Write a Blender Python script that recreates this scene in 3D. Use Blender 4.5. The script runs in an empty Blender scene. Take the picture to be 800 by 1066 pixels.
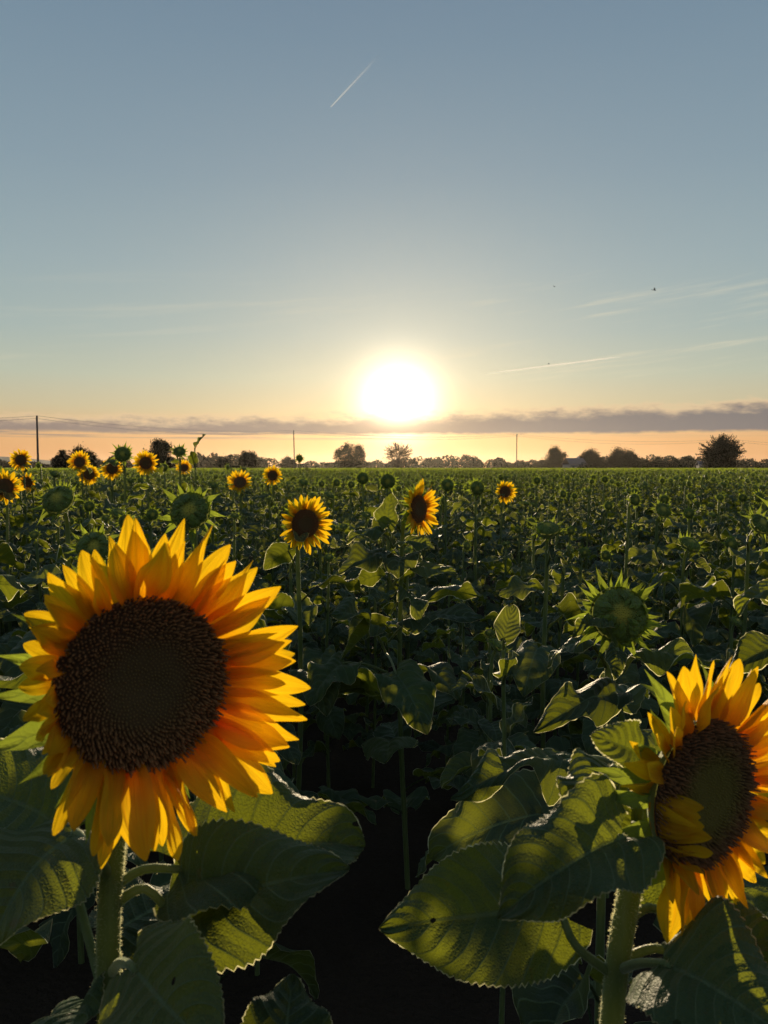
import bpy, math, random
import numpy as np
from mathutils import Vector, Matrix
R = math.radians
sc = bpy.context.scene
col = sc.collection

# ------------------------------------------------------------------ camera
CAM = Vector((0.0, 0.0, 1.70)); FPX = 805.0; PITCH = math.atan((533 - 487) / FPX)
cd = bpy.data.cameras.new('camera'); cam = bpy.data.objects.new('camera', cd); col.objects.link(cam)
cam.location = CAM; cam.rotation_euler = (R(90) - PITCH, 0, 0)
cd.sensor_fit = 'VERTICAL'; cd.sensor_height = 36.0; cd.lens = FPX / 1066 * 36
cd.dof.use_dof = True; cd.dof.focus_distance = 1.9; cd.dof.aperture_fstop = 14.0
cd.clip_start = 0.02; cd.clip_end = 200000
sc.camera = cam
FW = Vector((0, math.cos(PITCH), -math.sin(PITCH))); UP = Vector((0, math.sin(PITCH), math.cos(PITCH))); RT = Vector((1, 0, 0))
def at(px, py, d):                       # photograph pixel + depth (m) -> world point
    return CAM + (FW + RT * ((px - 400) / FPX) + UP * ((533 - py) / FPX)) * d

# ------------------------------------------------------------------ sun, sky, exposure
SUN_EL, SUN_AZ = R(4.85), R(1.05)
sdir = Vector((math.sin(SUN_AZ) * math.cos(SUN_EL), math.cos(SUN_AZ) * math.cos(SUN_EL), math.sin(SUN_EL)))
sl = bpy.data.lights.new('sun', 'SUN'); sl.energy = 5.0; sl.angle = R(0.53); sl.color = (1.0, 0.78, 0.50)
so = bpy.data.objects.new('sun', sl); col.objects.link(so)
so.rotation_euler = (-sdir).to_track_quat('-Z', 'Y').to_euler(); so.location = (0, 0, 30)

w = bpy.data.worlds.new('World'); sc.world = w; w.use_nodes = True
wt = w.node_tree; wt.nodes.clear()
def wn(t, **k):
    n = wt.nodes.new(t)
    for a, b in k.items(): setattr(n, a, b)
    return n
def wm(op, a, b=None, c=None, clamp=False):
    n = wn('ShaderNodeMath', operation=op, use_clamp=clamp)
    for i, v in enumerate((a, b, c)):
        if v is None: continue
        if isinstance(v, (int, float)): n.inputs[i].default_value = v
        else: wt.links.new(v, n.inputs[i])
    return n.outputs[0]
def wmix(f, a, b, blend='MIX'):
    n = wn('ShaderNodeMix', data_type='RGBA', blend_type=blend)
    for i, v in ((0, f), (6, a), (7, b)):
        if isinstance(v, (int, float)): n.inputs[i].default_value = v
        elif isinstance(v, tuple): n.inputs[i].default_value = (*v, 1)
        else: wt.links.new(v, n.inputs[i])
    return n.outputs[2]
def wmr(v, a, b, c, d, smooth=True):
    n = wn('ShaderNodeMapRange', interpolation_type='SMOOTHSTEP' if smooth else 'LINEAR'); n.clamp = True
    wt.links.new(v, n.inputs[0])
    for i, x in enumerate((a, b, c, d)):
        if isinstance(x, (int, float)): n.inputs[1 + i].default_value = x
        else: wt.links.new(x, n.inputs[1 + i])
    return n.outputs[0]
def srgb(r, g, b): return tuple(((c / 255 + 0.055) / 1.055) ** 2.4 if c > 10 else c / 255 / 12.92 for c in (r, g, b))
sky = wn('ShaderNodeTexSky', sky_type='NISHITA'); sky.sun_disc = False
sky.sun_elevation = SUN_EL; sky.sun_rotation = SUN_AZ; sky.dust_density = 2.0; sky.air_density = 1.0; sky.ozone_density = 1.5
tc = wn('ShaderNodeTexCoord')
nrm = wn('ShaderNodeVectorMath', operation='NORMALIZE'); wt.links.new(tc.outputs['Generated'], nrm.inputs[0])
sep = wn('ShaderNodeSeparateXYZ'); wt.links.new(nrm.outputs[0], sep.inputs[0])
X, Y, Z = sep.outputs
el = wm('MULTIPLY', wm('ARCSINE', Z), 57.2958)
az = wm('MULTIPLY', wm('ARCTAN2', X, Y), 57.2958)
# air colour by elevation (sunset: orange at the rim, grey green, slate blue above)
ramp = wn('ShaderNodeValToRGB'); wt.links.new(wmr(el, -2, 62, 0, 1, False), ramp.inputs[0])
stops = [(-2, (190, 130, 84)), (0.3, (222, 155, 98)), (2.0, (226, 172, 118)), (4.2, (200, 188, 154)), (6.5, (184, 192, 174)), (9.5, (166, 183, 180)),
         (14, (153, 173, 179)), (20, (137, 159, 172)), (28, (121, 145, 163)), (38, (104, 127, 151)), (60, (80, 102, 132))]
cr = ramp.color_ramp
while len(cr.elements) < len(stops): cr.elements.new(0.5)
for e, (d, c) in zip(cr.elements, stops): e.position = (d + 2) / 64; e.color = (*srgb(*c), 1)
skys = wmix(1.0, sky.outputs[0], (0.07, 0.07, 0.07), 'MULTIPLY')
base = wmix(0.90, skys, ramp.outputs[0])
# away from the sun the low sky is bluer and darker
dotn = wn('ShaderNodeVectorMath', operation='DOT_PRODUCT'); wt.links.new(nrm.outputs[0], dotn.inputs[0]); dotn.inputs[1].default_value = sdir
ang = wm('MULTIPLY', wm('ARCCOSINE', wm('MINIMUM', dotn.outputs['Value'], 1.0)), 57.2958)
base = wmix(wmr(ang, 34, 100, 0, 0.88), base, srgb(100, 114, 136))
# aureole
def expf(k, g): return wm('MULTIPLY', wm('POWER', 2.71828, wm('MULTIPLY', ang, -1.0 / k)), g)
def scol(v, c):
    n = wn('ShaderNodeVectorMath', operation='SCALE'); n.inputs[0].default_value = c; wt.links.new(v, n.inputs['Scale']); return n.outputs[0]
def vadd(a, b):
    n = wn('ShaderNodeVectorMath', operation='ADD'); wt.links.new(a, n.inputs[0]); wt.links.new(b, n.inputs[1]); return n.outputs[0]
wide = scol(expf(4.8, 1.0), (0.31, 0.26, 0.17))
core = scol(wm('POWER', 2.71828, wm('MULTIPLY', wm('POWER', wm('DIVIDE', ang, 1.75), 1.45), -1.0)), (5.0, 4.0, 2.7))
# cirrus streaks
def noise(vec, scale, detail=4, rough=0.55):
    n = wn('ShaderNodeTexNoise'); n.inputs['Scale'].default_value = scale; n.inputs['Detail'].default_value = detail; n.inputs['Roughness'].default_value = rough
    wt.links.new(vec, n.inputs['Vector']); return n.outputs[0]
def comb(x, y, z=0.0):
    n = wn('ShaderNodeCombineXYZ')
    for i, v in enumerate((x, y, z)):
        if isinstance(v, (int, float)): n.inputs[i].default_value = v
        else: wt.links.new(v, n.inputs[i])
    return n.outputs[0]
sl_el = wm('SUBTRACT', el, wm('MULTIPLY', az, 0.10))
ci = noise(comb(wm('MULTIPLY', az, 0.055), wm('MULTIPLY', sl_el, 0.85), 3.7), 1.0, 5, 0.6)
ci = wmr(ci, 0.50, 0.76, 0, 1)
ci = wm('MULTIPLY', ci, wm('MULTIPLY', wmr(el, 4.5, 7, 0, 1), wmr(el, 10.5, 14.5, 1, 0)))
ci = wm('MULTIPLY', ci, wmr(az, -16, 12, 0.25, 1.0))
base = vadd(base, wide)
base = wmix(wm('MULTIPLY', ci, 0.62), base, srgb(238, 224, 190))
# low cloud bank: flat base, puffy top
na = noise(comb(wm('MULTIPLY', az, 0.28), wm('MULTIPLY', el, 0.9), 1.3), 1.0, 6, 0.62)
nb = noise(comb(wm('MULTIPLY', az, 0.9), wm('MULTIPLY', el, 2.6), 8.3), 1.0, 5, 0.6)
top = wm('ADD', wm('ADD', 4.0, wm('MULTIPLY', az, 0.020)), wm('ADD', wm('MULTIPLY', wm('SUBTRACT', na, 0.5), 1.5), wm('MULTIPLY', wm('SUBTRACT', nb, 0.5), 1.0)))
bot = wm('ADD', 2.42, wm('MULTIPLY', wm('SUBTRACT', nb, 0.5), 0.35))
cm = wm('MULTIPLY', wmr(wm('SUBTRACT', top, el), -0.25, 0.45, 0, 1), wmr(wm('SUBTRACT', el, bot), -0.08, 0.22, 0, 1))
nthin = noise(comb(wm('MULTIPLY', az, 0.12), wm('MULTIPLY', el, 5.0), 5.1), 1.0, 4, 0.6)
thin = wm('MULTIPLY', wm('MULTIPLY', wmr(nthin, 0.44, 0.62, 0, 0.85), wmr(el, 1.95, 2.3, 0, 1)), wm('MULTIPLY', wmr(el, 2.7, 3.0, 1, 0), wmr(az, -2, 8, 1, 0.15)))
cm = wm('MAXIMUM', cm, thin)
ccol = wmix(wmr(wm('SUBTRACT', top, el), 0.0, 0.9, 0, 1), srgb(226, 196, 156), wmix(wmr(az, -20, 25, 0, 1), srgb(146, 130, 122), srgb(124, 118, 118)))
ccol = vadd(ccol, scol(expf(3.0, 1.0), (0.60, 0.34, 0.12)))
sk = wmix(wm('MULTIPLY', cm, 0.97), base, ccol)
cshade = wm('SUBTRACT', 1.0, wm('MULTIPLY', wm('MULTIPLY', cm, 0.93), wmr(el, 2.2, 4.3, 1.0, 0.35)))
sc_ = wn('ShaderNodeVectorMath', operation='SCALE'); wt.links.new(core, sc_.inputs[0]); wt.links.new(cshade, sc_.inputs['Scale'])
sk = vadd(sk, sc_.outputs[0])
bg = wn('ShaderNodeBackground'); bg.inputs[1].default_value = 1.0; wt.links.new(sk, bg.inputs[0])
wo = wn('ShaderNodeOutputWorld'); wt.links.new(bg.outputs[0], wo.inputs[0])
w.cycles.sampling_method = 'MANUAL'; w.cycles.sample_map_resolution = 1024

sc.view_settings.view_transform = 'Standard'; sc.view_settings.look = 'None'
sc.view_settings.exposure = 0.0; sc.view_settings.gamma = 1.0; sc.view_settings.use_curve_mapping = False
sc.render.engine = 'CYCLES'
cy = sc.cycles
cy.max_bounces = 8; cy.diffuse_bounces = 3; cy.transmission_bounces = 5; cy.transparent_max_bounces = 8; cy.volume_bounces = 0
cy.sample_clamp_indirect = 6.0; cy.use_denoising = True

# ------------------------------------------------------------------ materials
def material(name):
    m = bpy.data.materials.new(name); m.use_nodes = True; m.node_tree.nodes.clear(); return m, m.node_tree
class NT:
    def __init__(s, t): s.t = t
    def n(s, ty, **k):
        n = s.t.nodes.new(ty)
        for a, b in k.items(): setattr(n, a, b)
        return n
    def set(s, sock, v):
        if isinstance(v, (int, float)): sock.default_value = v
        elif isinstance(v, tuple): sock.default_value = (*v, 1) if len(sock.default_value) == 4 and len(v) == 3 else v
        else: s.t.links.new(v, sock)
    def math(s, op, a, b=None, c=None, clamp=False):
        n = s.n('ShaderNodeMath', operation=op, use_clamp=clamp)
        for i, v in enumerate((a, b, c)):
            if v is not None: s.set(n.inputs[i], v)
        return n.outputs[0]
    def mix(s, f, a, b, blend='MIX'):
        n = s.n('ShaderNodeMix', data_type='RGBA', blend_type=blend)
        s.set(n.inputs[0], f); s.set(n.inputs[6], a); s.set(n.inputs[7], b); return n.outputs[2]
    def mr(s, v, a, b, c, d):
        n = s.n('ShaderNodeMapRange', interpolation_type='SMOOTHSTEP')
        for i, x in enumerate((v, a, b, c, d)): s.set(n.inputs[i], x)
        return n.outputs[0]
    def noise(s, vec, scale, detail=3, rough=0.55):
        n = s.n('ShaderNodeTexNoise'); s.set(n.inputs['Scale'], scale); s.set(n.inputs['Detail'], detail); s.set(n.inputs['Roughness'], rough)
        if vec is not None: s.t.links.new(vec, n.inputs['Vector'])
        return n.outputs[0]
    def bump(s, h, strength, dist):
        n = s.n('ShaderNodeBump'); s.set(n.inputs['Height'], h); n.inputs['Strength'].default_value = strength; n.inputs['Distance'].default_value = dist
        return n.outputs[0]
    def pri(s, color, rough, normal=None, sheen=0.0, spec=0.5):
        n = s.n('ShaderNodeBsdfPrincipled'); s.set(n.inputs['Base Color'], color); s.set(n.inputs['Roughness'], rough)
        n.inputs['Specular IOR Level'].default_value = spec
        if sheen: n.inputs['Sheen Weight'].default_value = sheen; n.inputs['Sheen Roughness'].default_value = 0.35; n.inputs['Sheen Tint'].default_value = (0.9, 1.0, 0.7, 1)
        if normal is not None: s.t.links.new(normal, n.inputs['Normal'])
        return n.outputs[0]
    def trans(s, color, normal=None):
        n = s.n('ShaderNodeBsdfTranslucent'); s.set(n.inputs[0], color)
        if normal is not None: s.t.links.new(normal, n.inputs['Normal'])
        return n.outputs[0]
    def mixs(s, f, a, b):
        n = s.n('ShaderNodeMixShader'); s.set(n.inputs[0], f); s.t.links.new(a, n.inputs[1]); s.t.links.new(b, n.inputs[2]); return n.outputs[0]
    def out(s, sh):
        n = s.n('ShaderNodeOutputMaterial'); s.t.links.new(sh, n.inputs[0])

def leaf_mat(name, top, back, tr, tfac, nveins=7, hero=False, sheen=0.15):
    m, t = material(name); q = NT(t)
    uv = q.n('ShaderNodeUVMap'); sp = q.n('ShaderNodeSeparateXYZ'); t.links.new(uv.outputs[0], sp.inputs[0])
    u, v = sp.outputs[0], sp.outputs[1]
    oi = q.n('ShaderNodeObjectInfo'); at_ = q.n('ShaderNodeAttribute', attribute_name='tint')
    pos = q.n('ShaderNodeTexCoord').outputs['Object']
    rnd = q.math('FRACT', q.math('ADD', oi.outputs['Random'], at_.outputs['Fac']))
    a = q.math('ABSOLUTE', q.math('SUBTRACT', q.math('MULTIPLY', u, 2.0), 1.0))           # 0 midrib .. 1 edge
    n0 = q.noise(pos, 14.0, 2)
    ph = q.math('MULTIPLY', q.math('ADD', q.math('SUBTRACT', v, q.math('MULTIPLY', q.math('POWER', a, 1.3), 0.26)), q.math('MULTIPLY', n0, 0.08)), float(nveins))
    fr = q.math('ABSOLUTE', q.math('SUBTRACT', q.math('FRACT', ph), 0.5))                   # 0.5 at the vein
    side = q.mr(fr, 0.42, 0.495, 0.0, 1.0)
    mid = q.mr(a, 0.012, 0.05, 1.0, 0.0)
    vein = q.math('MAXIMUM', q.math('MULTIPLY', side, 0.85), mid)
    n1 = q.noise(pos, 9.0, 4); n2 = q.noise(pos, 140.0, 2)
    var = q.math('MULTIPLY_ADD', q.math('SUBTRACT', n1, 0.5), 0.9, q.math('MULTIPLY_ADD', q.math('SUBTRACT', rnd, 0.5), 0.55, 1.0))
    geo = q.n('ShaderNodeNewGeometry')
    c = q.mix(geo.outputs['Backfacing'], top, back)
    c = q.mix(1.0, c, comb3(q, var), 'MULTIPLY')
    c = q.mix(q.math('MULTIPLY', q.mr(rnd, 0.80, 1.0, 0.0, 1.0), 0.30), c, (0.17, 0.16, 0.03))
    if hero:
        c = q.mix(q.mr(q.noise(pos, 60.0, 3), 0.66, 0.72, 0, 0.8), c, (0.12, 0.085, 0.035))
        c = q.mix(q.math('MULTIPLY', q.mr(q.math('ADD', a, q.math('MULTIPLY', q.noise(pos, 30.0, 3), 0.5)), 1.28, 1.36, 0, 1), 0.7), c, (0.17, 0.12, 0.04))
    c = q.mix(q.math('MULTIPLY', vein, 0.8), c, (0.20, 0.28, 0.12))
    vo = q.n('ShaderNodeTexVoronoi', feature='DISTANCE_TO_EDGE'); vo.inputs['Scale'].default_value = 300.0 if hero else 160.0; t.links.new(pos, vo.inputs['Vector'])
    h = q.math('ADD', q.math('ADD', q.math('MULTIPLY', fr, -1.9), q.math('MULTIPLY', q.math('MINIMUM', vo.outputs['Distance'], 0.25), 0.7)), q.math('ADD', q.math('MULTIPLY', vein, -0.25), q.math('MULTIPLY', n2, 0.35)))
    nb_ = q.bump(h, 0.7, 0.007 if hero else 0.004)
    tcol = q.mix(1.0, tr, comb3(q, var), 'MULTIPLY')
    tcol = q.mix(q.math('MULTIPLY', vein, 0.6 if hero else 0.3), tcol, (0.03, 0.06, 0.01))
    rough = q.math('MULTIPLY_ADD', n2, 0.25, 0.44)
    sh = q.mixs(tfac, q.pri(c, rough, nb_, sheen, 0.34), q.trans(tcol, nb_))
    if hero: sh = q.mixs(q.mr(q.noise(pos, 34.0, 1), 0.775, 0.78, 0, 1), sh, q.n('ShaderNodeBsdfTransparent').outputs[0])
    q.out(sh); return m
def fuzz_rim(V, nt, ns, rg, wd, F0, jit=0.6):
    # narrow outward band of leaf hair along both margins
    G_ = V.reshape(nt + 1, ns + 1, 3); Vs = []; Fs = []; n = 0
    for side in (0, -1):
        e = G_[:, side]; inn = G_[:, 1 if side == 0 else -2]; o = e - inn; o = o / (np.linalg.norm(o, axis=1)[:, None] + 1e-9)
        nn = np.cross(np.gradient(e, axis=0), o); nn /= np.linalg.norm(nn, axis=1)[:, None] + 1e-9
        r = np.array([[rg.uniform(-jit, jit)] for _ in range(nt + 1)]); w_ = np.array([[rg.uniform(.5, 1.2)] for _ in range(nt + 1)]) * wd
        p = e + (o + nn * r) * w_; Vs += [e, p]
        i = np.arange(nt) + n; Fs.append(np.stack([i, i + 1, i + nt + 2, i + nt + 1], 1)); n += 2 * (nt + 1)
    return np.concatenate(Vs), np.concatenate(Fs)
def comb3(q, v):
    n = q.n('ShaderNodeCombineXYZ')
    for i in range(3): q.t.links.new(v, n.inputs[i])
    return n.outputs[0]
M = {}
M['leaf'] = leaf_mat('leaf_green', (0.042, 0.074, 0.022), (0.055, 0.096, 0.040), (0.27, 0.30, 0.018), 0.38)
M['leafh'] = leaf_mat('leaf_green_near', (0.034, 0.086, 0.032), (0.050, 0.100, 0.038), (0.30, 0.34, 0.018), 0.34, 8, True, 0.12)
M['bract'] = leaf_mat('bract_green', (0.105, 0.185, 0.038), (0.10, 0.18, 0.042), (0.42, 0.52, 0.045), 0.45, 2)

M['ibract'] = leaf_mat('inner_bract_green', (0.19, 0.27, 0.05), (0.17, 0.25, 0.05), (0.42, 0.52, 0.045), 0.3, 2)
def simple(name, fn):
    m, t = material(name); q = NT(t); q.out(fn(q)); return m
def stem_fn(q):
    pos = q.n('ShaderNodeTexCoord').outputs['Object']
    mp = q.n('ShaderNodeMapping'); mp.inputs['Scale'].default_value = (90, 90, 12); q.t.links.new(pos, mp.inputs[0])
    n = q.noise(mp.outputs[0], 1.0, 3); n2 = q.noise(pos, 400.0, 2)
    c = q.mix(q.mr(n, 0.3, 0.7, 0, 1), (0.11, 0.17, 0.045), (0.18, 0.24, 0.08))
    bn = q.bump(q.math('ADD', n, q.math('MULTIPLY', n2, 0.5)), 0.5, 0.002)
    return q.mixs(0.3, q.pri(c, 0.5, bn, 0.9, 0.4), q.trans((0.42, 0.46, 0.12), bn))
M['stem'] = simple('stem_green', stem_fn)
M['fuzz'] = simple('leaf_hair', lambda q: q.mixs(0.8, q.pri((0.45, 0.48, 0.30), 0.6), q.trans((0.80, 0.78, 0.45))))
def petal_fn(q):
    uv = q.n('ShaderNodeUVMap'); sp = q.n('ShaderNodeSeparateXYZ'); q.t.links.new(uv.outputs[0], sp.inputs[0])
    u, v = sp.outputs[0], sp.outputs[1]
    oi = q.n('ShaderNodeObjectInfo'); at_ = q.n('ShaderNodeAttribute', attribute_name='tint')
    rnd = q.math('FRACT', q.math('ADD', oi.outputs['Random'], at_.outputs['Fac']))
    cv = q.n('ShaderNodeCombineXYZ'); q.t.links.new(q.math('MULTIPLY', u, 20.0), cv.inputs[0]); q.t.links.new(q.math('MULTIPLY', v, 1.2), cv.inputs[1]); q.t.links.new(q.math('MULTIPLY', rnd, 30.0), cv.inputs[2])
    st = q.noise(cv.outputs[0], 1.0, 3, 0.6)
    b = q.mr(v, 0.0, 0.55, 1.0, 0.0)
    c = q.mix(b, (0.93, 0.64, 0.016), (0.86, 0.44, 0.010))
    c = q.mix(q.math('MULTIPLY', q.mr(st, 0.35, 0.75, 0, 1), 0.6), c, (0.74, 0.34, 0.005))
    c = q.mix(q.math('MULTIPLY', rnd, 0.25), c, (0.82, 0.50, 0.02))
    t_ = q.mix(b, (0.95, 0.62, 0.010), (0.90, 0.36, 0.005))
    t_ = q.mix(q.math('MULTIPLY', q.mr(st, 0.4, 0.75, 0, 1), 0.4), t_, (0.85, 0.34, 0.004))
    bn = q.bump(st, 0.7, 0.002)
    return q.mixs(0.66, q.pri(c, 0.5, bn, 0.1, 0.3), q.trans(t_, bn))
M['petal'] = simple('petal_yellow', petal_fn)
def disc_fn(q):
    uv = q.n('ShaderNodeUVMap'); sp = q.n('ShaderNodeSeparateXYZ'); q.t.links.new(uv.outputs[0], sp.inputs[0])
    r, tip = sp.outputs[0], sp.outputs[1]          # u = radius 0..1, v = 0 base .. 1 floret tip
    pos = q.n('ShaderNodeTexCoord').outputs['Object']
    n = q.noise(pos, 260.0, 3)
    c = q.mix(q.mr(r, 0.30, 0.62, 0, 1), (0.10, 0.062, 0.020), (0.11, 0.055, 0.020))
    c2 = q.mix(q.mr(q.math('ADD', r, q.math('MULTIPLY', q.math('SUBTRACT', n, 0.5), 0.5)), 0.35, 0.75, 0, 1), (0.20, 0.13, 0.035), (0.36, 0.17, 0.055))
    c = q.mix(tip, c, c2)
    c = q.mix(q.math('MULTIPLY', q.mr(n, 0.55, 0.8, 0, 1), 0.35), c, (0.16, 0.08, 0.02))
    return q.pri(c, 0.75, None, 0.08, 0.25)
M['disc'] = simple('disc_brown', disc_fn)
def olive_fn(q):
    uv = q.n('ShaderNodeUVMap'); sp = q.n('ShaderNodeSeparateXYZ'); q.t.links.new(uv.outputs[0], sp.inputs[0])
    r, tip = sp.outputs[0], sp.outputs[1]
    c = q.mix(q.mr(r, 0.35, 0.80, 0, 1), (0.15, 0.12, 0.020), (0.08, 0.045, 0.018))
    c2 = q.mix(q.mr(r, 0.35, 0.80, 0, 1), (0.24, 0.19, 0.03), (0.26, 0.12, 0.04))
    return q.pri(q.mix(tip, c, c2), 0.75, None, 0.08, 0.25)
M['disco'] = simple('disc_olive', olive_fn)
def buddisc_fn(q):
    uv = q.n('ShaderNodeUVMap'); sp = q.n('ShaderNodeSeparateXYZ'); q.t.links.new(uv.outputs[0], sp.inputs[0])
    r, tip = sp.outputs[0], sp.outputs[1]
    c = q.mix(q.mr(r, 0.10, 0.6, 0, 1), (0.46, 0.40, 0.04), (0.16, 0.21, 0.04))
    return q.pri(q.mix(q.math('MULTIPLY', tip, 0.6), c, (0.18, 0.19, 0.03)), 0.6, None, 0.1, 0.3)
M['budd'] = simple('disc_unripe_green', buddisc_fn)
def soil_fn(q):
    pos = q.n('ShaderNodeTexCoord').outputs['Object']
    n = q.noise(pos, 3.0, 6, 0.65); n2 = q.noise(pos, 40.0, 4, 0.6); n3 = q.noise(pos, 0.02, 4)
    c = q.mix(n, (0.035, 0.026, 0.017), (0.075, 0.055, 0.036))
    sp = q.n('ShaderNodeSeparateXYZ'); q.t.links.new(pos, sp.inputs[0])
    far = q.mr(sp.outputs[1], 318.0, 326.0, 0.0, 1.0)
    g = q.mix(q.mr(n3, 0.4, 0.6, 0, 1), (0.07, 0.10, 0.025), (0.14, 0.13, 0.045))
    c = q.mix(far, c, g)
    return q.pri(c, 0.95, q.bump(q.math('ADD', n, n2), 0.8, 0.04), 0, 0.1)
M['soil'] = simple('ground_soil', soil_fn)
def crown_fn(base, tr):
    def f(q):
        at_ = q.n('ShaderNodeAttribute', attribute_name='tint')
        c = q.mix(at_.outputs['Fac'], tuple(x * 0.6 for x in base), tuple(x * 1.5 for x in base))
        return q.mixs(0.10, q.pri(c, 0.7, None, 0, 0.15), q.trans(tr))
    return f
M['crown'] = simple('tree_foliage', crown_fn((0.030, 0.034, 0.018), (0.10, 0.08, 0.02)))
M['crownb'] = simple('bush_foliage', crown_fn((0.026, 0.033, 0.020), (0.09, 0.08, 0.02)))
M['drycrown'] = simple('sparse_foliage', crown_fn((0.12, 0.085, 0.05), (0.16, 0.10, 0.03)))
M['bark'] = simple('bark', lambda q: q.pri(q.mix(q.noise(q.n('ShaderNodeTexCoord').outputs['Object'], 6, 5), (0.04, 0.032, 0.025), (0.11, 0.09, 0.07)), 0.9))
M['wood'] = simple('pole_wood', lambda q: q.pri(q.mix(q.noise(q.n('ShaderNodeTexCoord').outputs['Object'], 9, 4), (0.06, 0.05, 0.045), (0.12, 0.10, 0.085)), 0.85))
M['wire'] = simple('wire_black', lambda q: q.pri((0.04, 0.04, 0.04), 0.5))
M['ceram'] = simple('insulator_white', lambda q: q.pri((0.5, 0.48, 0.45), 0.25))
M['render'] = simple('house_render', lambda q: q.pri(q.mix(q.noise(q.n('ShaderNodeTexCoord').outputs['Object'], 2, 4), (0.26, 0.25, 0.23), (0.36, 0.34, 0.31)), 0.9))
M['roof'] = simple('house_roof', lambda q: q.pri(q.mix(q.noise(q.n('ShaderNodeTexCoord').outputs['Object'], 3, 4), (0.13, 0.12, 0.12), (0.20, 0.18, 0.17)), 0.8))
M['pane'] = simple('dark_pane', lambda q: q.pri((0.03, 0.035, 0.04), 0.15))
M['feather'] = simple('bird_dark', lambda q: q.pri((0.03, 0.03, 0.035), 0.7))
M['hill'] = simple('hill_scrub', lambda q: q.pri(q.mix(q.noise(q.n('ShaderNodeTexCoord').outputs['Object'], 0.01, 6), (0.05, 0.065, 0.05), (0.10, 0.11, 0.08)), 0.95))
def trail_fn(q):
    uv = q.n('ShaderNodeUVMap'); sp = q.n('ShaderNodeSeparateXYZ'); q.t.links.new(uv.outputs[0], sp.inputs[0])
    v = sp.outputs[1]
    d = q.n('ShaderNodeBsdfDiffuse'); d.inputs[0].default_value = (0.75, 0.85, 1.0, 1)
    body = q.mixs(0.97, d.outputs[0], q.trans((0.80, 0.92, 1.0)))
    tp = q.n('ShaderNodeBsdfTransparent')
    lw = q.n('ShaderNodeLayerWeight'); lw.inputs[0].default_value = 0.35
    den = q.math('MULTIPLY', q.mr(v, 0.0, 1.0, 0.75, 0.0), q.math('SUBTRACT', 1.0, lw.outputs['Facing']))
    return q.mixs(den, tp.outputs[0], body)
M['trail'] = simple('ice_trail', trail_fn)
def trail2_fn(q):
    d = q.n('ShaderNodeBsdfDiffuse'); d.inputs[0].default_value = (0.9, 0.88, 0.8, 1)
    uv = q.n('ShaderNodeUVMap'); sp = q.n('ShaderNodeSeparateXYZ'); q.t.links.new(uv.outputs[0], sp.inputs[0]); v = sp.outputs[1]
    tp = q.n('ShaderNodeBsdfTransparent'); lw = q.n('ShaderNodeLayerWeight'); lw.inputs[0].default_value = 0.35
    e = q.math('MULTIPLY', q.mr(v, 0.0, 0.2, 0.0, 1.0), q.mr(v, 0.75, 1.0, 1.0, 0.0))
    den = q.math('MULTIPLY', q.math('MULTIPLY', e, 0.30), q.math('SUBTRACT', 1.0, lw.outputs['Facing']))
    return q.mixs(den, tp.outputs[0], q.mixs(0.97, d.outputs[0], q.trans((0.95, 0.95, 0.95))))
M['trail2'] = simple('ice_trail_faint', trail2_fn)

# ------------------------------------------------------------------ geometry container (all quads)
class G:
    def __init__(s): s.V = []; s.F = []; s.U = []; s.T = []; s.Mi = []; s.n = 0
    def add(s, V, F, U=None, mi=0, tint=0.0):
        V = np.asarray(V, float).reshape(-1, 3); F = np.asarray(F, int).reshape(-1, 4)
        s.V.append(V); s.F.append(F + s.n); s.n += len(V)
        s.U.append(np.zeros((len(V), 2)) if U is None else np.asarray(U, float))
        s.T.append(np.full(len(V), tint) if np.isscalar(tint) else tint); s.Mi.append(np.full(len(F), mi))
        return s
    def addg(s, g, Mx=None, mi=None):
        V, F, U, T, Mi = g.arr()
        if Mx is not None: V = xf(V, Mx)
        s.V.append(V); s.F.append(F + s.n); s.U.append(U); s.T.append(T); s.Mi.append(Mi if mi is None else np.full(len(F), mi)); s.n += len(V); return s
    def arr(s):
        if not s.V: return np.zeros((0, 3)), np.zeros((0, 4), int), np.zeros((0, 2)), np.zeros(0), np.zeros(0, int)
        return np.concatenate(s.V), np.concatenate(s.F), np.concatenate(s.U), np.concatenate(s.T), np.concatenate(s.Mi)
def xf(V, Mx):
    A = np.array(Mx); return V @ A[:3, :3].T + A[:3, 3]
def mesh_from(name, arr, mats, smooth=True):
    V, F, U, T, Mi = arr
    me = bpy.data.meshes.new(name)
    me.vertices.add(len(V)); me.vertices.foreach_set('co', V.astype(np.float32).ravel())
    me.loops.add(F.size); me.loops.foreach_set('vertex_index', F.ravel().astype(np.int32))
    me.polygons.add(len(F)); me.polygons.foreach_set('loop_start', np.arange(0, F.size, 4, dtype=np.int32))
    me.polygons.foreach_set('material_index', Mi.astype(np.int32))
    me.polygons.foreach_set('use_smooth', np.full(len(F), smooth))
    uvl = me.uv_layers.new(name='UVMap'); uvl.data.foreach_set('uv', U[F.ravel()].astype(np.float32).ravel())
    ta = me.attributes.new('tint', 'FLOAT', 'POINT'); ta.data.foreach_set('value', T.astype(np.float32))
    for m in mats: me.materials.append(m)
    me.update(calc_edges=True)
    return me
def obj(name, g, mats, parent=None, smooth=True):
    me = mesh_from(name, g.arr() if isinstance(g, G) else g, mats if isinstance(mats, list) else [mats], smooth)
    o = bpy.data.objects.new(name, me); col.objects.link(o)
    if parent is not None: o.parent = parent
    return o
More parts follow.
